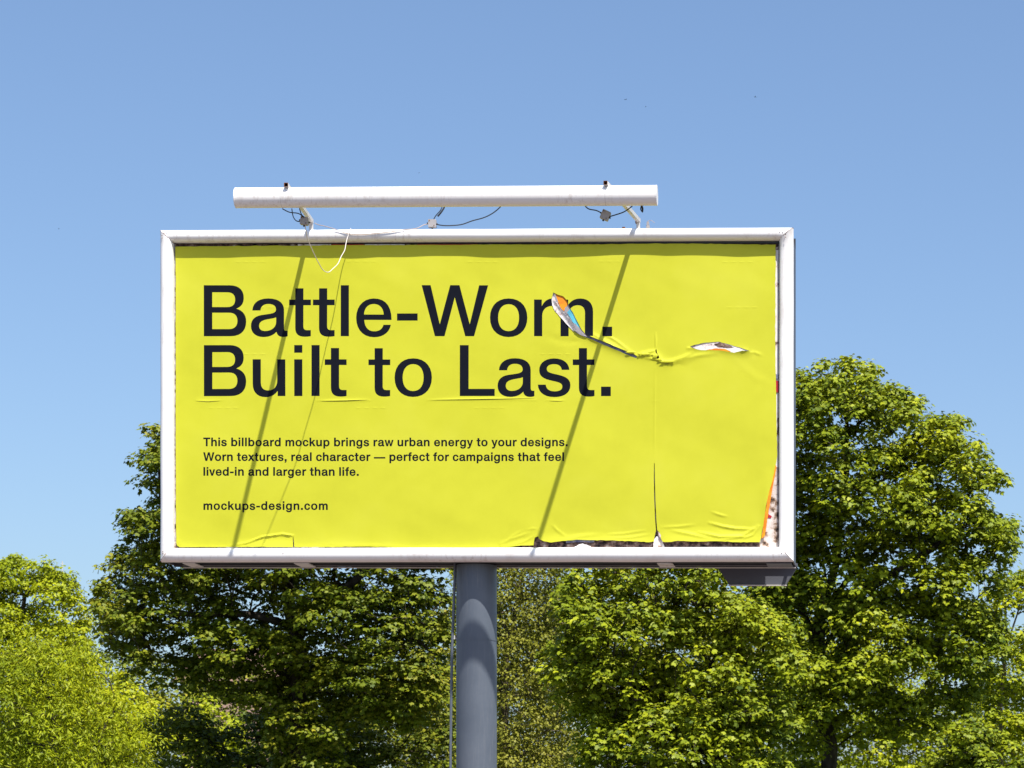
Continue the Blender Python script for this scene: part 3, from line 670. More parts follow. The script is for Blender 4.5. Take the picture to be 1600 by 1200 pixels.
# ------------------------------------------------ lamp bar on two arms
DB = 252.0
def bar_section(px_, pyc, n=28):
    c = Vector(V(px_, pyc, DB)); out = []
    for k in range(n):
        a = 2 * math.pi * k / n
        out.append((c.x, c.y + 12.0 * S * math.sin(a), c.z + 14.9 * S * math.cos(a) * (1 if math.cos(a) > 0 else .96)))
    return out
def bar_y(x): return lerp(309.6, 305.6, (x - 368) / (1027 - 368))
LB = empty('lamp_bar', V(700, bar_y(700), DB)); LB.parent = BB; LB.location = Vector(V(700, bar_y(700), DB)) - BB.location
segs = [(368, 441), (441.5, 611), (611.3, 779), (779.3, 946.5), (947, 1027)]
vs = []; fs = []; n = 28; xs = [368, 441, 441.3, 611, 611.2, 779, 779.2, 946.6, 947, 1027]
for x in xs: vs += bar_section(x, bar_y(x))
for i in range(len(xs) - 1):
    for k in range(n): fs.append((i * n + k, i * n + (k + 1) % n, (i + 1) * n + (k + 1) % n, (i + 1) * n + k))
fs.append(tuple(range(n))[::-1]); fs.append(tuple(range((len(xs) - 1) * n, len(xs) * n)))
hs_ = mesh_obj('housing', vs, fs, M['paint_bar'], LB, True); md = hs_.modifiers.new('edges', 'EDGE_SPLIT'); md.split_angle = math.radians(50)
for x in (441.1, 946.8):
    a = bar_section(x - .35, bar_y(x)); b = bar_section(x + .35, bar_y(x)); c = Vector(V(x, bar_y(x), DB))
    ring = [Vector(p) + (Vector((0, p[1] - c.y, p[2] - c.z)) * .008) for p in a + b]
    mesh_obj('seam', ring, [(k, (k + 1) % n, (k + 1) % n + n, k + n) for k in range(n)], M['galv'], LB)
for x in (369.2, 1026):
    a = bar_section(x - .8, bar_y(x)); b = bar_section(x + .8, bar_y(x)); c = Vector(V(x, bar_y(x), DB))
    ring = [Vector(p) + (Vector((0, p[1] - c.y, p[2] - c.z)) * .02) for p in a + b]
    mesh_obj('end_cap', ring, [(k, (k + 1) % n, (k + 1) % n + n, k + n) for k in range(n)] + [tuple(range(n))[::-1], tuple(range(n, 2 * n))], M['paint_bar'], LB)
# lamp tray on the underside with the glass facing the board
gs = []
for xa, xb in ((400, 600), (625, 770), (790, 985)):
    m = MB(); A = Vector(V(xa, bar_y(xa), DB)); B_ = Vector(V(xb, bar_y(xb), DB))
    m.box8([A + Vector((0, .052, -.05)), B_ + Vector((0, .052, -.05)), B_ + Vector((0, .066, -.03)), A + Vector((0, .066, -.03)), A + Vector((0, .052, -.02)), B_ + Vector((0, .052, -.02)), B_ + Vector((0, .066, -.01)), A + Vector((0, .066, -.01))])
    m.build('lamp_glass', M['grey'], LB)

def arm(bx, by, ex, ey):
    """square tube from the top of the board out over the bar; open rusty end faces out"""
    hw = 2.95 * S; A = Vector(V(bx, by, -2)); B_ = Vector(V(ex, ey, DB + 14)); t = (B_ - A).normalized()
    sx = Vector((1, 0, 0)); up = sx.cross(t); up = up if up.z > 0 else -up
    sx = (sx - t * sx.dot(t)).normalized()
    e = empty('support_arm', A); e.parent = BB; e.location = A - BB.location
    th = .7 * S; vo = []
    for P in (A, B_):
        vo += [P + sx * a * hw + up * b * hw for a, b in ((-1, -1), (1, -1), (1, 1), (-1, 1))]
    inn = [B_ + sx * a * (hw - th) + up * b * (hw - th) for a, b in ((-1, -1), (1, -1), (1, 1), (-1, 1))]
    dp = [p - t * .12 for p in inn]
    vs = vo + inn + dp
    fs = [(0, 1, 2, 3), (0, 4, 5, 1), (1, 5, 6, 2), (2, 6, 7, 3), (3, 7, 4, 0)]
    fm = [0] * 5
    for k in range(4): fs.append((4 + k, 8 + k, 8 + (k + 1) % 4, 4 + (k + 1) % 4)); fm.append(1)
    for k in range(4): fs.append((8 + k, 12 + k, 12 + (k + 1) % 4, 8 + (k + 1) % 4)); fm.append(1)
    fs.append((12, 13, 14, 15)); fm.append(2)
    mesh_obj('tube', vs, fs, [M['galv'], M['rust'], M['black']], e, False, fm)
    # rusted last stretch of the tube
    m = MB(); q = B_ - t * .03; g_ = hw + .0015
    m.box8([q - sx * g_ - up * g_, q + sx * g_ - up * g_, B_ - t * .001 + sx * g_ - up * g_, B_ - t * .001 - sx * g_ - up * g_, q - sx * g_ + up * g_, q + sx * g_ + up * g_, B_ - t * .001 + sx * g_ + up * g_, B_ - t * .001 - sx * g_ + up * g_])
    # saddle bracket hanging the bar from the arm
    c = A + t * (B_ - A).length * .915
    m = MB(); m.box(c + Vector((-.028, -.02, -.032)), c + Vector((.028, .02, -.0195))); m.box(c + Vector((-.03, -.02, -.032)), c + Vector((-.0205, .02, .03))); m.build('saddle', M['rust'], e)
    # foot plate and short post on the top rail
    m = MB(); f0 = A + t * .02
    m.box((f0.x - .014, f0.y - .02, W(0, 361, 0)[2] - .01), (f0.x + .014, f0.y + .012, f0.z + .004)); m.build('post', M['galv'], e)
    m = MB(); m.box((f0.x - .022, f0.y - .03, f0.z - .028), (f0.x - .0145, f0.y + .02, f0.z + .022)); m.build('hinge_plate', M['rust'], e)
    return A, B_, e
armL = arm(487, 346, 447, 288.5)
armR = arm(998, 345, 946, 285.5)

# junction boxes and cables
def jbox(px_, py_, d, w, h, ang):
    c = Vector(V(px_, py_, d)); ca, sa = math.cos(ang), math.sin(ang); w *= S; h *= S
    def P(x, y, z): return c + Vector((x * ca - z * sa, y, x * sa + z * ca))
    m = MB()
    m.box8([P(-w, -.02, -h), P(w, -.02, -h), P(w, .022, -h), P(-w, .022, -h), P(-w, -.02, h), P(w, -.02, h), P(w, .022, h), P(-w, .022, h)])
    o = m.build('junction_box', M['grey'], BB)
    md = o.modifiers.new('bevel', 'BEVEL'); md.width = .007; md.segments = 3
    m = MB(); m.box8([P(-w * .9, -.027, -h * .9), P(w * .9, -.027, -h * .9), P(w * .9, -.0215, -h * .9), P(-w * .9, -.0215, -h * .9), P(-w * .9, -.027, h * .9), P(w * .9, -.027, h * .9), P(w * .9, -.0215, h * .9), P(-w * .9, -.0215, h * .9)])
    m.build('lid', M['grey'], o)
    for ax, az in ((-w * .6, h * .6), (w * .6, -h * .6)):
        m = MB(); m.tube([P(ax, -.0275, az), P(ax, -.031, az)], .004, 8); m.build('screw', M['rust'], o)
    for gx, gz, dx, dz in ((-w, .1 * h, -1, 0), (w, -.1 * h, 1, 0), (0, -h, 0, -1)):
        m = MB(); m.tube([P(gx, 0, gz), P(gx + dx * .012, 0, gz + dz * .012)], [.008, .006], 10); m.build('cable_gland', M['black'], o)
    return o
jbox(476, 345.5, 225, 6, 6, -.15); jbox(675.5, 349.5, -3, 6.2, 6.4, 0); jbox(946, 336.5, 232, 6.4, 7, -.42)
def cable(name, pts, r, mt, n=6):
    m = MB(); m.tube(smooth_path([V(*p) for p in pts], 7), r * S, n); return m.build(name, mt, BB, True)
cable('cable', [(548, 357, -2), (547.5, 360, 15), (543, 371, 20), (540.5, 381, 28), (538.5, 391, 42), (533, 401, 60), (528, 412, 80), (520, 420, 98), (513, 425.4, 116), (505, 422, 132), (498, 411, 150), (490, 395, 172), (481, 374, 200), (478, 360, 218), (476.5, 351, 224)], .62, M['cable_w'])
cable('cable', [(492, 348.5, 3), (497, 351, 12), (508, 353.5, 15), (520, 357, 15), (534, 362, 15), (548, 365.8, 15), (566, 366.4, 15), (590, 364.4, 15), (615, 361.5, 15), (632, 359, 14), (650, 357, 10), (662, 351.5, 2), (669, 350, -3)], .62, M['cable_b'])
cable('cable', [(441, 326, 250), (452, 331.5, 246), (466, 333.5, 240), (474, 339, 230)], .75, M['black'])
cable('cable', [(456, 326, 246), (458, 338, 238), (463, 345, 232), (470, 346, 227)], .75, M['black'])
cable('cable', [(468, 326, 246), (471, 335, 236), (475, 339, 230)], .8, M['black'])
cable('cable', [(694, 312, -10), (691, 322, -8), (688, 329, -6), (681, 337, -4), (677.5, 343, -3)], .8, M['black'])
cable('cable', [(698, 312, -10), (694, 324, -8), (689, 332, -6), (684, 338, -5)], 1.4, M['black'])
cable('cable', [(682, 350.5, -3), (692, 352.3, 0), (706, 352.4, 0), (722, 350.6, -2), (738, 345, -4), (756, 340, -6), (770, 333, -8), (782, 323, -10), (790, 312, -10)], .85, M['black'])
cable('cable', [(914, 321.5, 243), (920, 326.5, 240), (932, 329, 236), (940, 333, 233)], .85, M['black'])
cable('cable', [(952, 338.5, 233), (964, 335, 236), (976, 330.5, 240), (988, 322, 243)], .85, M['black'])
cable('cable_hook', [(1002, 321.5, 243), (1001, 327, 243), (1004, 331, 243), (1004.5, 325, 243), (1002.5, 322, 243), (1004, 332, 243)], .8, M['black'])
cable('cable', [(1010, 350, 10), (1013, 345, 10), (1018, 344.6, 10), (1023, 348.5, 10)], .35, M['cable_b'])
m = MB(); c = V(1012.5, 352, 6); m.box((c[0] - .014, c[1] - .01, c[2] - .025), (c[0] + .014, c[1] + .012, c[2])); m.box((c[0] - .009, c[1] - .006, c[2]), (c[0] + .009, c[1] + .008, c[2] + .03)); m.build('cable_clip', M['grey'], BB)
m = MB(); c = V(974.5, 356, 6); m.box((c[0] - .012, c[1] - .008, c[2] - .004), (c[0] + .012, c[1] + .008, c[2] + .006)); m.build('bolt', M['rust'], BB)

# ---------------------------------------------------------------- trees
def leaf_template(kind):
    if kind == 'maple':
        o = [(0, 0), (.42, .03), (.58, .48), (.23, .56), (0, 1.0), (-.23, .56), (-.58, .48), (-.42, .03)]
    elif kind == 'oval':
        o = [(0, 0), (.36, .45), (0, 1.0), (-.36, .45)]
    elif kind == 'round':
        o = [(0, 0), (.3, .25), (.36, .6), (0, 1.0), (-.36, .6), (-.3, .25)]
    else:
        o = [(0, 0), (.14, .4), (0, 1.0), (-.14, .4)]
    return np.array([(x, y, -.35 * abs(x) - .12 * y * y) for x, y in o])
def crown_mesh(name, centres, radii, nleaf, size, kind, mt, parent, seed, flat=.55, tintbase=None, upw=1.0, spread=1.0):
    r = np.random.default_rng(seed); T = leaf_template(kind); k = len(T)
    C = np.repeat(centres, nleaf, 0); R = np.repeat(radii, nleaf)
    n = len(C); u = r.normal(size=(n, 3)); u /= np.linalg.norm(u, axis=1)[:, None]
    u[:, 2] = np.where(r.random(n) < .78, np.abs(u[:, 2]), u[:, 2])
    rad = r.random(n) ** .42
    pos = C + u * (R * rad)[:, None] * np.array([1.15 * spread, 1.15 * spread, flat])
    pos[:, 2] -= .30 * R * (np.hypot(u[:, 0], u[:, 1]) * rad) ** 2
    # leaf plane normal: up and outward, with scatter
    nn = u * .75 + np.array([0.0, -.12, .62 * upw]) + r.normal(size=(n, 3)) * .28
    nn /= np.linalg.norm(nn, axis=1)[:, None]
    ax = np.cross(nn, r.normal(size=(n, 3)) + np.array([0, 0, -1.2])); ax /= np.linalg.norm(ax, axis=1)[:, None]   # leaf x
    tip = np.cross(nn, ax); s = np.where(tip[:, 2] > .15, -1, 1); tip *= s[:, None]; ax *= s[:, None]
    sz = size * r.uniform(.6, 1.2, n)
    P = pos[:, None, :] + sz[:, None, None] * (T[None, :, 0, None] * ax[:, None, :] + T[None, :, 1, None] * tip[:, None, :] + T[None, :, 2, None] * nn[:, None, :])
    me = bpy.data.meshes.new(name); nv = n * k
    me.vertices.add(nv); me.vertices.foreach_set('co', P.reshape(-1).astype(np.float32))
    me.loops.add(nv); me.loops.foreach_set('vertex_index', np.arange(nv, dtype=np.int32))
    me.polygons.add(n); me.polygons.foreach_set('loop_start', np.arange(0, nv, k, dtype=np.int32)); me.polygons.foreach_set('loop_total', np.full(n, k, np.int32))
    cl = np.repeat(tintbase, nleaf)
    t = np.clip(cl + r.normal(0, .16, n), 0, 1)
    a = me.attributes.new('tint', 'FLOAT', 'POINT'); a.data.foreach_set('value', np.repeat(t, k).astype(np.float32))
    me.materials.append(mt); me.update(calc_edges=True)
    o = bpy.data.objects.new(name, me); COL.objects.link(o); o.parent = parent; o.location = -parent.location
    return o

def poly_sample(poly, step, seed, hole=None, hthr=-.35, hs=.011):
    r = np.random.default_rng(seed); a = np.array(poly, float); lo = a.min(0); hi = a.max(0); pts = []
    e = []
    for i in range(len(a)):
        p0 = a[i]; p1 = a[(i + 1) % len(a)]; L = np.linalg.norm(p1 - p0); kk = max(1, int(L / 8))
        e += [p0 + (p1 - p0) * j / kk for j in range(kk)]
    e = np.array(e)
    y = lo[1] + r.uniform(-1, 0) * step
    while y < hi[1]:
        x = lo[0] + r.uniform(0, step)
        while x < hi[0]:
            pts.append((x + r.uniform(-.6, .6) * step, y + r.uniform(-.75, .75) * step)); x += step
        y += step * .86
    pts = np.array(pts); pts = pts[inside_pts(pts, [a])]
    dist = np.sqrt(((pts[:, None, :] - e[None]) ** 2).sum(2).min(1))
    return pts, dist

NL = []
def limbs_mesh(nodes, parent_idx, rad, sel, name, mt, parent, seed):
    m = MB(); r = random.Random(seed)
    for i in sel:
        p = parent_idx[i]
        if p < 0: continue
        A = Vector(nodes[p]); B_ = Vector(nodes[i]); L = (B_ - A).length
        if L < 1e-3: continue
        mid = (A + B_) / 2 + Vector((r.uniform(-.1, .1), r.uniform(-.1, .1), r.uniform(-.02, .12))) * L
        r0 = min(rad[p], rad[i] * 1.6); m.tube([A, mid, B_], [r0, (r0 + rad[i]) / 2, rad[i]], 3 if rad[i] < .02 else 5 if rad[i] < .05 else 8, False)
    return m.build(name, mt, parent, True)

def tree(name, label, cat, base_px, dist, poly, trunk_px, step, layers, clump_r, nleaf, leaf, kind, lm, bark, seed,
         thick=2.6, twig=.0065, flat=.55, group=None, hole=.0, hs=.012, upw=1.0, spread=1.0, inset=.8, gaps=(), rim=.30, bough=None):
    """poly: outline of the crown in photo pixels at distance dist; trunk_px: polylines of the stems"""
    r = np.random.default_rng(seed); kx = dist / F
    bx, by, _ = at(base_px, VY, dist)
    T = empty(name, (bx, by, 0)); tag(T, label, cat, group)
    cs = []; cr_ = []
    pa = np.array(poly, float); cen = pa.mean(0)
    for i_ in range(len(pa)):            # small sprays that draw the outline of the crown
        p0 = pa[i_]; p1 = pa[(i_ + 1) % len(pa)]; L_ = np.linalg.norm(p1 - p0); nk = max(1, int(round(L_ * kx / .34)))
        for j_ in range(nk):
            q_ = p0 + (p1 - p0) * ((j_ + r.uniform(.1, .9)) / nk); nrm = np.array([p1[1] - p0[1], -(p1[0] - p0[0])]) / L_
            if inside_pts((q_ + nrm * 3)[None], [pa])[0] == False: nrm = -nrm
            rr = rim * r.uniform(.6, 1.25); q_ = q_ + nrm * (rr / kx * r.uniform(.9, 1.5))
            if q_[1] > 1230 or any(((q_[0] - g[0]) / g[2]) ** 2 + ((q_[1] - g[1]) / g[3]) ** 2 < 1 for g in gaps): continue
            cs.append(at(q_[0], q_[1], dist + r.uniform(-.3, .3) * thick)); cr_.append(rr)
    if bough:                             # boughs: domes of small sprays with shade beneath them
        bstep, br, bl, nc, cr0, nl0 = bough
        for ly in range(bl):
            pts, dd = poly_sample(poly, bstep, seed * 77 + ly)
            for (x, y), q in zip(pts, dd):
                half = thick * math.sqrt(max(0.04, min(1, q * kx / (thick * 1.1))))
                f = -1 + 1.3 * (ly + r.uniform(.1, .9)) / bl
                rb = br * r.uniform(.65, 1.3)
                c = np.array(at(x, y, dist + half * f))
                for _ in range(int(nc * (rb / br) ** 2)):
                    u = r.normal(size=3); u /= np.linalg.norm(u)
                    u[2] = abs(u[2]) if r.random() < .86 else u[2]
                    if r.random() < .6: u[1] = -abs(u[1])
                    p = c + u * np.array([1.1, 1.1, .62]) * rb * r.uniform(.78, 1.02)
                    p[2] -= .22 * rb * (u[0] ** 2 + u[1] ** 2)
                    k_ = F / (p[1] + D); X_ = VX + p[0] * k_; Y_ = VY - (p[2] - EYE) * k_
                    if any(((X_ - g[0]) / g[2]) ** 2 + ((Y_ - g[1]) / g[3]) ** 2 < 1 for g in gaps): continue
                    cs.append(tuple(p)); cr_.append(cr0 * r.uniform(.7, 1.3))
        if cs:
            A_ = np.array(cs); k_ = F / (A_[:, 1] + D); q_ = np.stack([VX + A_[:, 0] * k_, VY - (A_[:, 2] - EYE) * k_], 1)
            up_ = np.stack([np.zeros(len(cs)), np.array(cr_) / kx * .5], 1); sd_ = np.stack([np.sign(q_[:, 0] - cen[0]) * np.array(cr_) / kx * .3, np.zeros(len(cs))], 1)
            ok = inside_pts(q_, [pa]) & inside_pts(q_ - up_, [pa]) & inside_pts(q_ + sd_, [pa]); cs = [c for c, o in zip(cs, ok) if o]; cr_ = [c for c, o in zip(cr_, ok) if o]
    for ly in range(layers):
        pts, dd = poly_sample(poly, step, seed * 31 + ly)
        for (x, y), q in zip(pts, dd):
            rr = clump_r * r.uniform(.65, 1.25); rp = rr / kx
            if q < rp * inset and r.random() < .8:
                if q < rp * .3: continue
                rr = max(clump_r * .35, q * kx / 1.1)
            nz = noise.noise(Vector((x * hs, y * hs, seed * 3.1 + ly * .25)))
            if nz < -.5 + hole or any(((x - g[0]) / g[2]) ** 2 + ((y - g[1]) / g[3]) ** 2 < 1 for g in gaps): continue
            half = thick * math.sqrt(max(0.04, min(1, q * kx / (thick * 1.1))))
            f = (ly + .5) / layers * 2 - 1 if not bough else (ly + .5) / layers * .9 + .1
            c = at(x, y, dist + half * (f + r.uniform(-.3, .3)))
            cs.append(c); cr_.append(rr)
    cs = np.array(cs); cr_ = np.array(cr_)
    # skeleton: stems first, then every clump joins the nearest node that lies nearer the stem
    nodes = []; par = []; stems = []
    for line in trunk_px:
        ids = []
        start = None
        for j, (x, y, off) in enumerate(line):
            p = at(x, y, dist + off)
            if y >= VY: p = (p[0], p[1], -.1)
            if j == 0 and nodes:
                dmin = min(range(len(nodes)), key=lambda q_: (Vector(nodes[q_]) - Vector(p)).length)
                if (Vector(nodes[dmin]) - Vector(p)).length < .6: ids.append(dmin); continue
            nodes.append(p); par.append(ids[-1] if ids else -1); ids.append(len(nodes) - 1)
        stems.append(ids)
    ns = len(nodes); N0 = np.array(nodes)
    order = np.argsort(np.min(np.linalg.norm(cs[:, None] - N0[None], axis=2), axis=1))
    allp = list(map(np.array, nodes)); cost = [0.0] * ns
    for i in range(ns):
        if par[i] >= 0: cost[i] = cost[par[i]] + .15
    arr = np.zeros((ns + len(cs), 3)); arr[:ns] = N0; cst = np.zeros(ns + len(cs)); cst[:ns] = cost; cnt = ns
    for o_ in order:
        c = cs[o_]; tgt = c - np.array([0, 0, cr_[o_] * .25])
        dv = np.linalg.norm(arr[:cnt] - tgt, axis=1) + .35 * cst[:cnt] + .6 * np.maximum(0, arr[:cnt, 2] - tgt[2])
        j = int(dv.argmin()); par.append(j); arr[cnt] = tgt; cst[cnt] = cst[j] + np.linalg.norm(arr[j] - tgt); cnt += 1
    area = np.zeros(cnt); 
    for i in range(cnt - 1, ns - 1, -1):
        area[i] += twig ** 2.2; area[par[i]] += area[i]
    for i in range(ns - 1, -1, -1):
        area[i] = max(area[i], twig ** 2.2)
        if par[i] >= 0: area[par[i]] += area[i]
    rad = area ** (1 / 2.2)
    nl = [tuple(p) for p in arr[:cnt]]
    first = True
    for ids in stems:
        m = MB(); pts = smooth_path([nl[q_] for q_ in ids], 5); rs = []
        for q_ in range(len(ids) - 1):
            for s_ in range(5): rs.append(lerp(rad[ids[q_]], rad[ids[q_ + 1]], s_ / 5))
        rs.append(rad[ids[-1]])
        if not first: rs = [min(a_, rs[min(6, len(rs) - 1)] * 1.15) for a_ in rs]
        pts = [p + Vector((noise.noise(p * 1.3), noise.noise(p * 1.3 + Vector((5, 5, 5))), 0)) * .10 for p in pts]
        m.tube(pts, rs, 10); m.build('trunk' if first else 'limb', bark, T, True); first = False
    br = limbs_mesh(nl, par, rad, range(ns, cnt), 'branches', bark, T, seed); tag(br, kind='stuff')
    nleaf_each = np.maximum(12, (nleaf * .82 * np.minimum(1.3, (cr_ / clump_r)) ** 1.6)).astype(int); NL.append((name, len(cs), int(nleaf_each.sum())))
    tb = .45 + np.array([.35 * noise.noise(Vector(c) * .35) for c in cs]) + r.normal(0, .07, len(cs))
    crown_mesh('crown', cs, cr_, nleaf_each, leaf, kind, lm, T, seed + 5, flat, tb, upw, spread)
    return T

# right maple
tree('maple_tree', 'tall green maple rising behind the right edge of the billboard, rounded top against the sky', 'tree', 1300, 58,
     [(1150, 640), (1200, 590), (1243, 566), (1268, 560), (1282, 548), (1300, 553), (1322, 547), (1345, 556), (1362, 556), (1366, 575), (1385, 595), (1410, 600), (1444, 610), (1450, 640), (1468, 640), (1505, 632), (1512, 660), (1500, 688), (1530, 683), (1550, 700), (1548, 724), (1578, 740), (1586, 762), (1560, 785), (1570, 800), (1595, 810), (1600, 850), (1585, 900), (1560, 960), (1590, 990), (1560, 1060), (1500, 1150), (1420, 1180), (1330, 1160), (1285, 1250), (1215, 1250), (1205, 1120), (1190, 980), (1160, 900)],
     [[(1305, VY + 40, 0), (1298, 1200, 0), (1284, 1100, 0), (1276, 1020, 0), (1284, 960, 0), (1305, 880, .2), (1320, 780, 0), (1325, 680, 0)],
      [(1276, 1020, 0), (1255, 960, -.4), (1245, 900, -.6), (1235, 820, -.5), (1225, 720, 0)], [(1284, 960, 0), (1330, 900, .6), (1390, 840, .8), (1440, 760, .6)],
      [(1284, 960, 0), (1340, 930, -.5), (1420, 880, -.9), (1500, 830, -.6)], [(1276, 1020, 0), (1300, 985, 1), (1290, 900, 1.4), (1270, 780, 1.2)], [(1284, 1100, 0), (1360, 1060, -.4), (1440, 1020, -.6), (1500, 1000, -.6)]],
     36, 1, .50, 100, .112, 'maple', L_bright, M['bark'], 3, thick=3.0, hole=.0, hs=.021, bough=(84, 1.15, 3, 19, .31, 0), flat=.68,
     gaps=[(1262, 968, 17, 42), (1298, 990, 12, 38), (1402, 880, 10, 22), (1425, 905, 14, 12), (1452, 870, 12, 14), (1345, 690, 7, 14), (1420, 1066, 34, 22), (1340, 1190, 60, 26), (1440, 1180, 50, 30), (1535, 930, 14, 30), (1402, 750, 8, 14), (1330, 735, 6, 20)])
tree('maple_tree', 'bushy maple crown low at the bottom right, under the tall right maple', 'tree', 1470, 54,
     [(1440, 1190), (1462, 1150), (1480, 1130), (1490, 1122), (1510, 1110), (1560, 1130), (1600, 1150), (1640, 1200), (1640, 1400), (1460, 1400), (1440, 1280)],
     [[(1530, VY + 40, 0), (1530, 1300, 0), (1535, 1200, 0)]], 36, 1, .46, 95, .105, 'maple', L_bright, M['bark'], 13, thick=1.6, hole=.1, bough=(66, .85, 2, 12, .28, 0), flat=.65)
# centre right maple
tree('maple_tree', 'bushy light green maple between the pole and the service tray, in front of the others', 'tree', 1190, 50,
     [(862, 905), (900, 880), (1000, 850), (1100, 850), (1140, 870), (1180, 930), (1215, 955), (1235, 985), (1262, 1010), (1268, 1040), (1240, 1080), (1255, 1130), (1225, 1170), (1240, 1230), (1220, 1380), (920, 1400), (905, 1200), (900, 1160), (870, 1100), (845, 1060), (850, 1010), (880, 975), (868, 940)],
     [[(1190, VY + 40, 0), (1180, 1230, 0), (1155, 1120, 0), (1110, 1040, 0), (1060, 960, 0)], [(1155, 1120, 0), (1165, 1050, .3), (1150, 960, .4), (1120, 900, .4)], [(1155, 1120, 0), (1050, 1085, -.3), (960, 1060, -.4)], [(1180, 1230, 0), (1100, 1170, -.5), (1010, 1120, -.8)]],
     34, 1, .46, 95, .103, 'maple', L_bright, M['bark'], 5, thick=2.7, hole=.0, hs=.022, bough=(86, 1.0, 3, 18, .27, 0), flat=.68)
# left maple
tree('maple_tree', 'dark green maple with brownish tinged leaves behind the left half of the billboard', 'tree', 480, 60,
     [(228, 664), (240, 655), (262, 650), (330, 600), (520, 560), (640, 640), (690, 780), (705, 900), (712, 1000), (700, 1100), (640, 1150), (560, 1130), (540, 1240), (430, 1240), (400, 1110), (330, 1085), (280, 1075), (220, 1060), (170, 1035), (145, 985), (140, 915), (146, 893), (168, 880), (165, 868), (170, 850), (190, 835), (188, 798), (205, 782), (226, 790), (232, 750), (218, 738), (226, 725), (206, 712), (222, 690), (240, 688), (222, 672)],
     [[(470, VY + 40, 0), (468, 1200, 0), (462, 1080, 0), (455, 980, 0), (450, 860, 0), (450, 720, 0)], [(462, 1080, 0), (400, 1000, .4), (330, 930, .6), (265, 840, .4), (250, 720, .3)], [(455, 980, 0), (540, 920, -.5), (620, 840, -.5)], [(462, 1080, 0), (560, 1040, -.8), (650, 1000, -.9)], [(455, 980, 0), (390, 960, -.6), (300, 960, -.8), (210, 950, -.6)]],
     36, 2, .54, 100, .112, 'maple', L_maple, M['bark'], 8, thick=3.0, hole=.0, hs=.018, bough=(86, 1.2, 3, 17, .32, 0), flat=.5,
     gaps=[(330, 915, 13, 6), (268, 930, 9, 6), (255, 968, 10, 6), (365, 905, 9, 6), (420, 897, 13, 6), (500, 965, 6, 8)])
tree('maple_tree', 'shaded dark maple below the left half of the billboard, low behind the pole', 'tree', 560, 64,
     [(215, 1120), (300, 1085), (345, 1130), (400, 1100), (470, 1088), (540, 1110), (600, 1080), (700, 1050), (722, 1090), (722, 1400), (260, 1400), (250, 1240)],
     [[(560, VY + 40, 0), (556, 1290, 0), (540, 1200, 0)], [(556, 1290, 0), (470, 1220, 0), (400, 1190, 0)]], 40, 2, .55, 80, .108, 'maple', L_maple, M['bark'], 18, thick=2.4, hole=.1, bough=(74, .9, 3, 12, .30, 0), flat=.4)
# pale thin tree right of the pole
tree('willow_tree', 'sparse olive green tree with pale trunk just right of the pole', 'tree', 795, 70,
     [(700, 840), (900, 840), (905, 930), (880, 1000), (905, 1080), (900, 1200), (920, 1400), (700, 1400), (705, 1000)],
     [[(800, VY + 40, 0), (792, 1200, 0), (788, 1080, 0), (796, 1000, 0), (812, 920, 0), (830, 860, 0)], [(788, 1080, 0), (830, 1030, .3), (870, 990, .4)], [(796, 1000, 0), (775, 930, .3), (780, 870, .3)]],
     24, 4, .5, 110, .10, 'oval', L_olive, M['palebark'], 21, thick=1.8, hole=.0, flat=.9, upw=.6)
# far left bright trees
tree('locust_tree', 'rounded bright yellow-green tree far at the left edge', 'tree', 40, 88,
     [(-60, 880), (0, 866), (20, 854), (40, 866), (70, 872), (98, 886), (118, 898), (134, 925), (140, 960), (150, 1060), (200, 1140), (220, 1400), (-60, 1400)],
     [[(30, VY + 40, 0), (35, 1150, 0), (30, 1020, 0), (40, 930, 0)]], 20, 4, .47, 105, .14, 'oval', L_lime, M['bark'], 23, thick=2.4, hole=.04, flat=.7, upw=.6)
tree('willow_tree', 'fine leaved lime green tree filling the bottom left corner', 'tree', 90, 56,
     [(-60, 1010), (0, 1000), (60, 985), (105, 1000), (135, 985), (150, 1030), (170, 1060), (210, 1090), (225, 1130), (245, 1180), (262, 1240), (280, 1400), (-60, 1400)],
     [[(90, VY + 40, 0), (95, 1250, 0), (80, 1120, 0), (60, 1040, 0)], [(95, 1250, 0), (150, 1160, 0), (180, 1110, 0)]], 28, 3, .50, 150, .135, 'willow', L_lime, M['bark'], 25, thick=1.8, hole=.0, flat=.7, upw=.5)
# sunlit trees behind, seen through the gaps
tree('locust_tree', 'sunlit yellow-green tree glimpsed behind the trunk of the right maple', 'tree', 1400, 92,
     [(1190, 920), (1300, 900), (1400, 960), (1480, 1000), (1560, 1010), (1640, 960), (1640, 1400), (1180, 1400)],
     [[(1400, VY + 40, 0), (1400, 1200, 0), (1390, 1060, 0)]], 28, 3, .75, 90, .18, 'oval', L_lime, M['bark'], 31, thick=2.5, hole=.1, flat=.75, upw=.6)
tree('locust_tree', 'sunlit yellow-green tree glimpsed low between the two left trees', 'tree', 310, 84,
     [(110, 1060), (200, 1040), (250, 1110), (320, 1095), (385, 1120), (400, 1180), (400, 1400), (110, 1400)],
     [[(300, VY + 40, 0), (300, 1250, 0), (310, 1160, 0)]], 26, 3, .6, 90, .16, 'oval', L_lime, M['bark'], 33, thick=2.0, hole=.1, flat=.75, upw=.6)
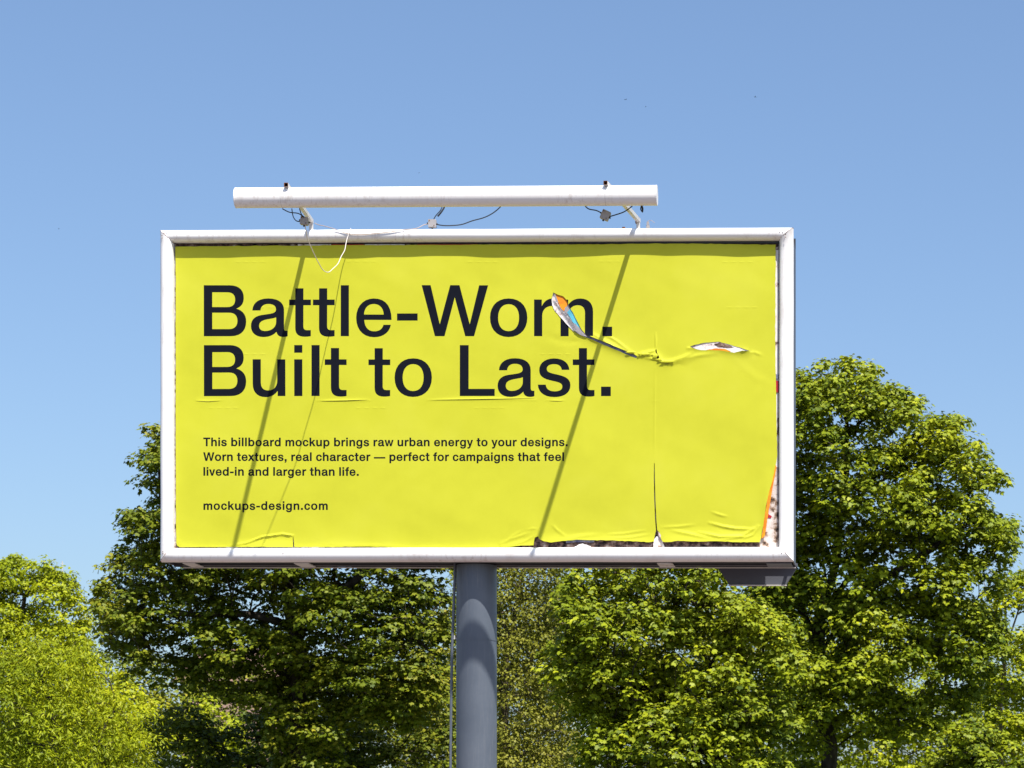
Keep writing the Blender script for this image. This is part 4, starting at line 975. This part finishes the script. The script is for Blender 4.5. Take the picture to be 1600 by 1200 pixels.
tree('locust_tree', 'slim yellow-green tree with pale bare branches at the right edge', 'tree', 1562, 66,
     [(1510, 960), (1540, 900), (1580, 885), (1640, 870), (1660, 1200), (1540, 1190), (1530, 1080)],
     [[(1562, VY + 40, 0), (1563, 1130, 0), (1572, 1020, 0), (1570, 940, 0), (1545, 890, 0)], [(1572, 1020, 0), (1590, 960, 0), (1612, 880, 0)], [(1572, 1020, 0), (1556, 960, .2), (1535, 900, .3)]],
     26, 3, .42, 85, .11, 'maple', L_lime, M['palebark'], 35, thick=1.4, hole=.3, hs=.02, flat=.6)
tree('maple_tree', 'dense dark tree far behind the centre of the tree row', 'tree', 960, 100,
     [(640, 1000), (760, 930), (900, 900), (1050, 900), (1200, 930), (1230, 1400), (640, 1400)],
     [[(960, VY + 40, 0), (960, 1200, 0), (950, 1020, 0)]], 34, 3, .95, 120, .2, 'oval', L_olive, M['bark'], 37, thick=3, hole=.05, flat=.7)
tree('maple_tree', 'dark tree far behind the bottom of the left maple', 'tree', 560, 104,
     [(100, 1050), (150, 1010), (220, 1015), (300, 1020), (380, 1030), (460, 1040), (560, 1020), (660, 1010), (740, 1020), (740, 1400), (200, 1400)],
     [[(560, VY + 40, 0), (560, 1240, 0), (570, 1120, 0)]], 34, 3, .95, 120, .2, 'oval', L_maple, M['bark'], 39, thick=3, hole=.05, flat=.7)

# ---------------------------------------------------------------- birds, mast
def bird(px_, py_, span, yaw, label):
    c = Vector(at(px_, py_, 75)); s = span * 1.5
    body = [(-.5, 0, 0), (-.2, .09, .03), (-.2, -.09, .03), (-.2, 0, -.09), (.25, .07, .02), (.25, -.07, .02), (.25, 0, -.06), (.55, 0, .02)]
    wing = [(-.12, .08, .02), (.16, .07, .02), (.12, .55, .22), (-.05, 1.0, .1), (-.12, .5, .2)]
    ca, sa = math.cos(yaw), math.sin(yaw)
    def X(p): return (c.x + s * .5 * (p[0] * ca - p[1] * sa), c.y + s * .5 * (p[0] * sa + p[1] * ca), c.z + s * .5 * p[2])
    e = empty('bird', c); tag(e, label, 'bird', 'birds in flight')
    mesh_obj('body', [X(p) for p in body], [(0, 1, 2), (0, 2, 3), (0, 3, 1), (1, 4, 5, 2), (2, 5, 6, 3), (3, 6, 4, 1), (4, 7, 5), (5, 7, 6), (6, 7, 4)], M['black'], e, True)
    for sg in (1, -1):
        w = [(p[0], p[1] * sg, p[2]) for p in wing]; w2 = [(p[0], p[1], p[2] - .03) for p in w]
        mesh_obj('wing', [X(p) for p in w + w2], [(0, 1, 2, 3, 4), (9, 8, 7, 6, 5)] + [(i, (i + 1) % 5, (i + 1) % 5 + 5, i + 5) for i in range(5)], M['black'], e)
    mesh_obj('tail', [X(p) for p in [(.4, .04, .02), (.4, -.04, .02), (.85, -.12, 0), (.85, .12, 0), (.85, 0, -.02)]], [(0, 1, 2, 3), (1, 0, 4)], M['black'], e)
bird(977.5, 155.5, .085, .9, 'tiny dark bird high above the lamp bar, leftmost of three in the upper right sky')
bird(1008.5, 167, .07, .2, 'tiny faint bird right below the highest pair in the upper right sky')
bird(1180, 151.5, .11, .1, 'tiny dark bird in the upper right sky, rightmost of all')
bird(92, 357.5, .075, .3, 'tiny dark bird in the sky near the left edge')
bird(654.5, 270, .05, 1.2, 'tiny bird just above the middle of the lamp bar')
mc = at(97.5, 905, 120)
mt_ = empty('radio_mast', (mc[0], mc[1], 0)); tag(mt_, 'thin grey antenna mast poking up behind the left tree', 'antenna')
m = MB(); m.tube([(mc[0], mc[1], 0), (mc[0], mc[1], at(97, 877, 120)[2])], [.09, .03], 6); m.build('mast_pole', M['galv'], mt_)
for y_ in (881, 886):
    z = at(97, y_, 120)[2]; m = MB(); m.tube([(mc[0] - .1, mc[1], z), (mc[0] + .1, mc[1], z)], .012, 5); m.build('crossbar', M['galv'], mt_)

# ---------------------------------------------------------------- house glimpsed behind the left maple
def house():
    M['wall'] = speckle(mat('pink_render', (.42, .27, .22), .9, .1), [(.36, .22, .18), (.45, .3, .25)], 2, 6)
    M['tile'] = speckle(mat('clay_tile', (.3, .1, .06), .85, .1), [(.16, .10, .08), (.22, .14, .11)], 4, 6)
    M['glass'] = mat('window_glass', (.03, .04, .05), .1, .6)
    dist = 118; x0, _, z1 = at(285, 1066, dist); x1 = at(430, 0, dist)[0]; y = dist - D; dp = 8.0
    e = empty('house', ((x0 + x1) / 2, y, 0)); tag(e, 'pink rendered house with red tiled roof glimpsed through the left maple', 'house')
    m = MB(); m.box((x0, y, 0), (x1, y + dp, z1)); m.build('wall', M['wall'], e)
    zr = z1 + 2.0; m = MB(); o_ = .4
    m.add([(x0 - o_, y - o_, z1), (x1 + o_, y - o_, z1), (x1 + o_, y + dp + o_, z1), (x0 - o_, y + dp + o_, z1), (x0 - o_, y + dp / 2, zr), (x1 + o_, y + dp / 2, zr)],
          [(0, 1, 5, 4), (2, 3, 4, 5), (0, 4, 3), (1, 2, 5), (3, 2, 1, 0)]); m.build('roof', M['tile'], e)
    for k in range(4):
        wx = lerp(x0, x1, (k + .5) / 4)
        for z in (1.4, 4.6):
            if z + 1.4 > z1: continue
            m = MB(); m.box((wx - .6, y - .05, z), (wx + .6, y - .004, z + 1.4)); f_ = m.build('window', M['white'], e)
            for s_ in (-1, 1):
                m = MB(); m.box((wx + s_ * .28 - .24, y - .07, z + .08), (wx + s_ * .28 + .24, y - .052, z + 1.32)); m.build('pane', M['glass'], f_)
house()
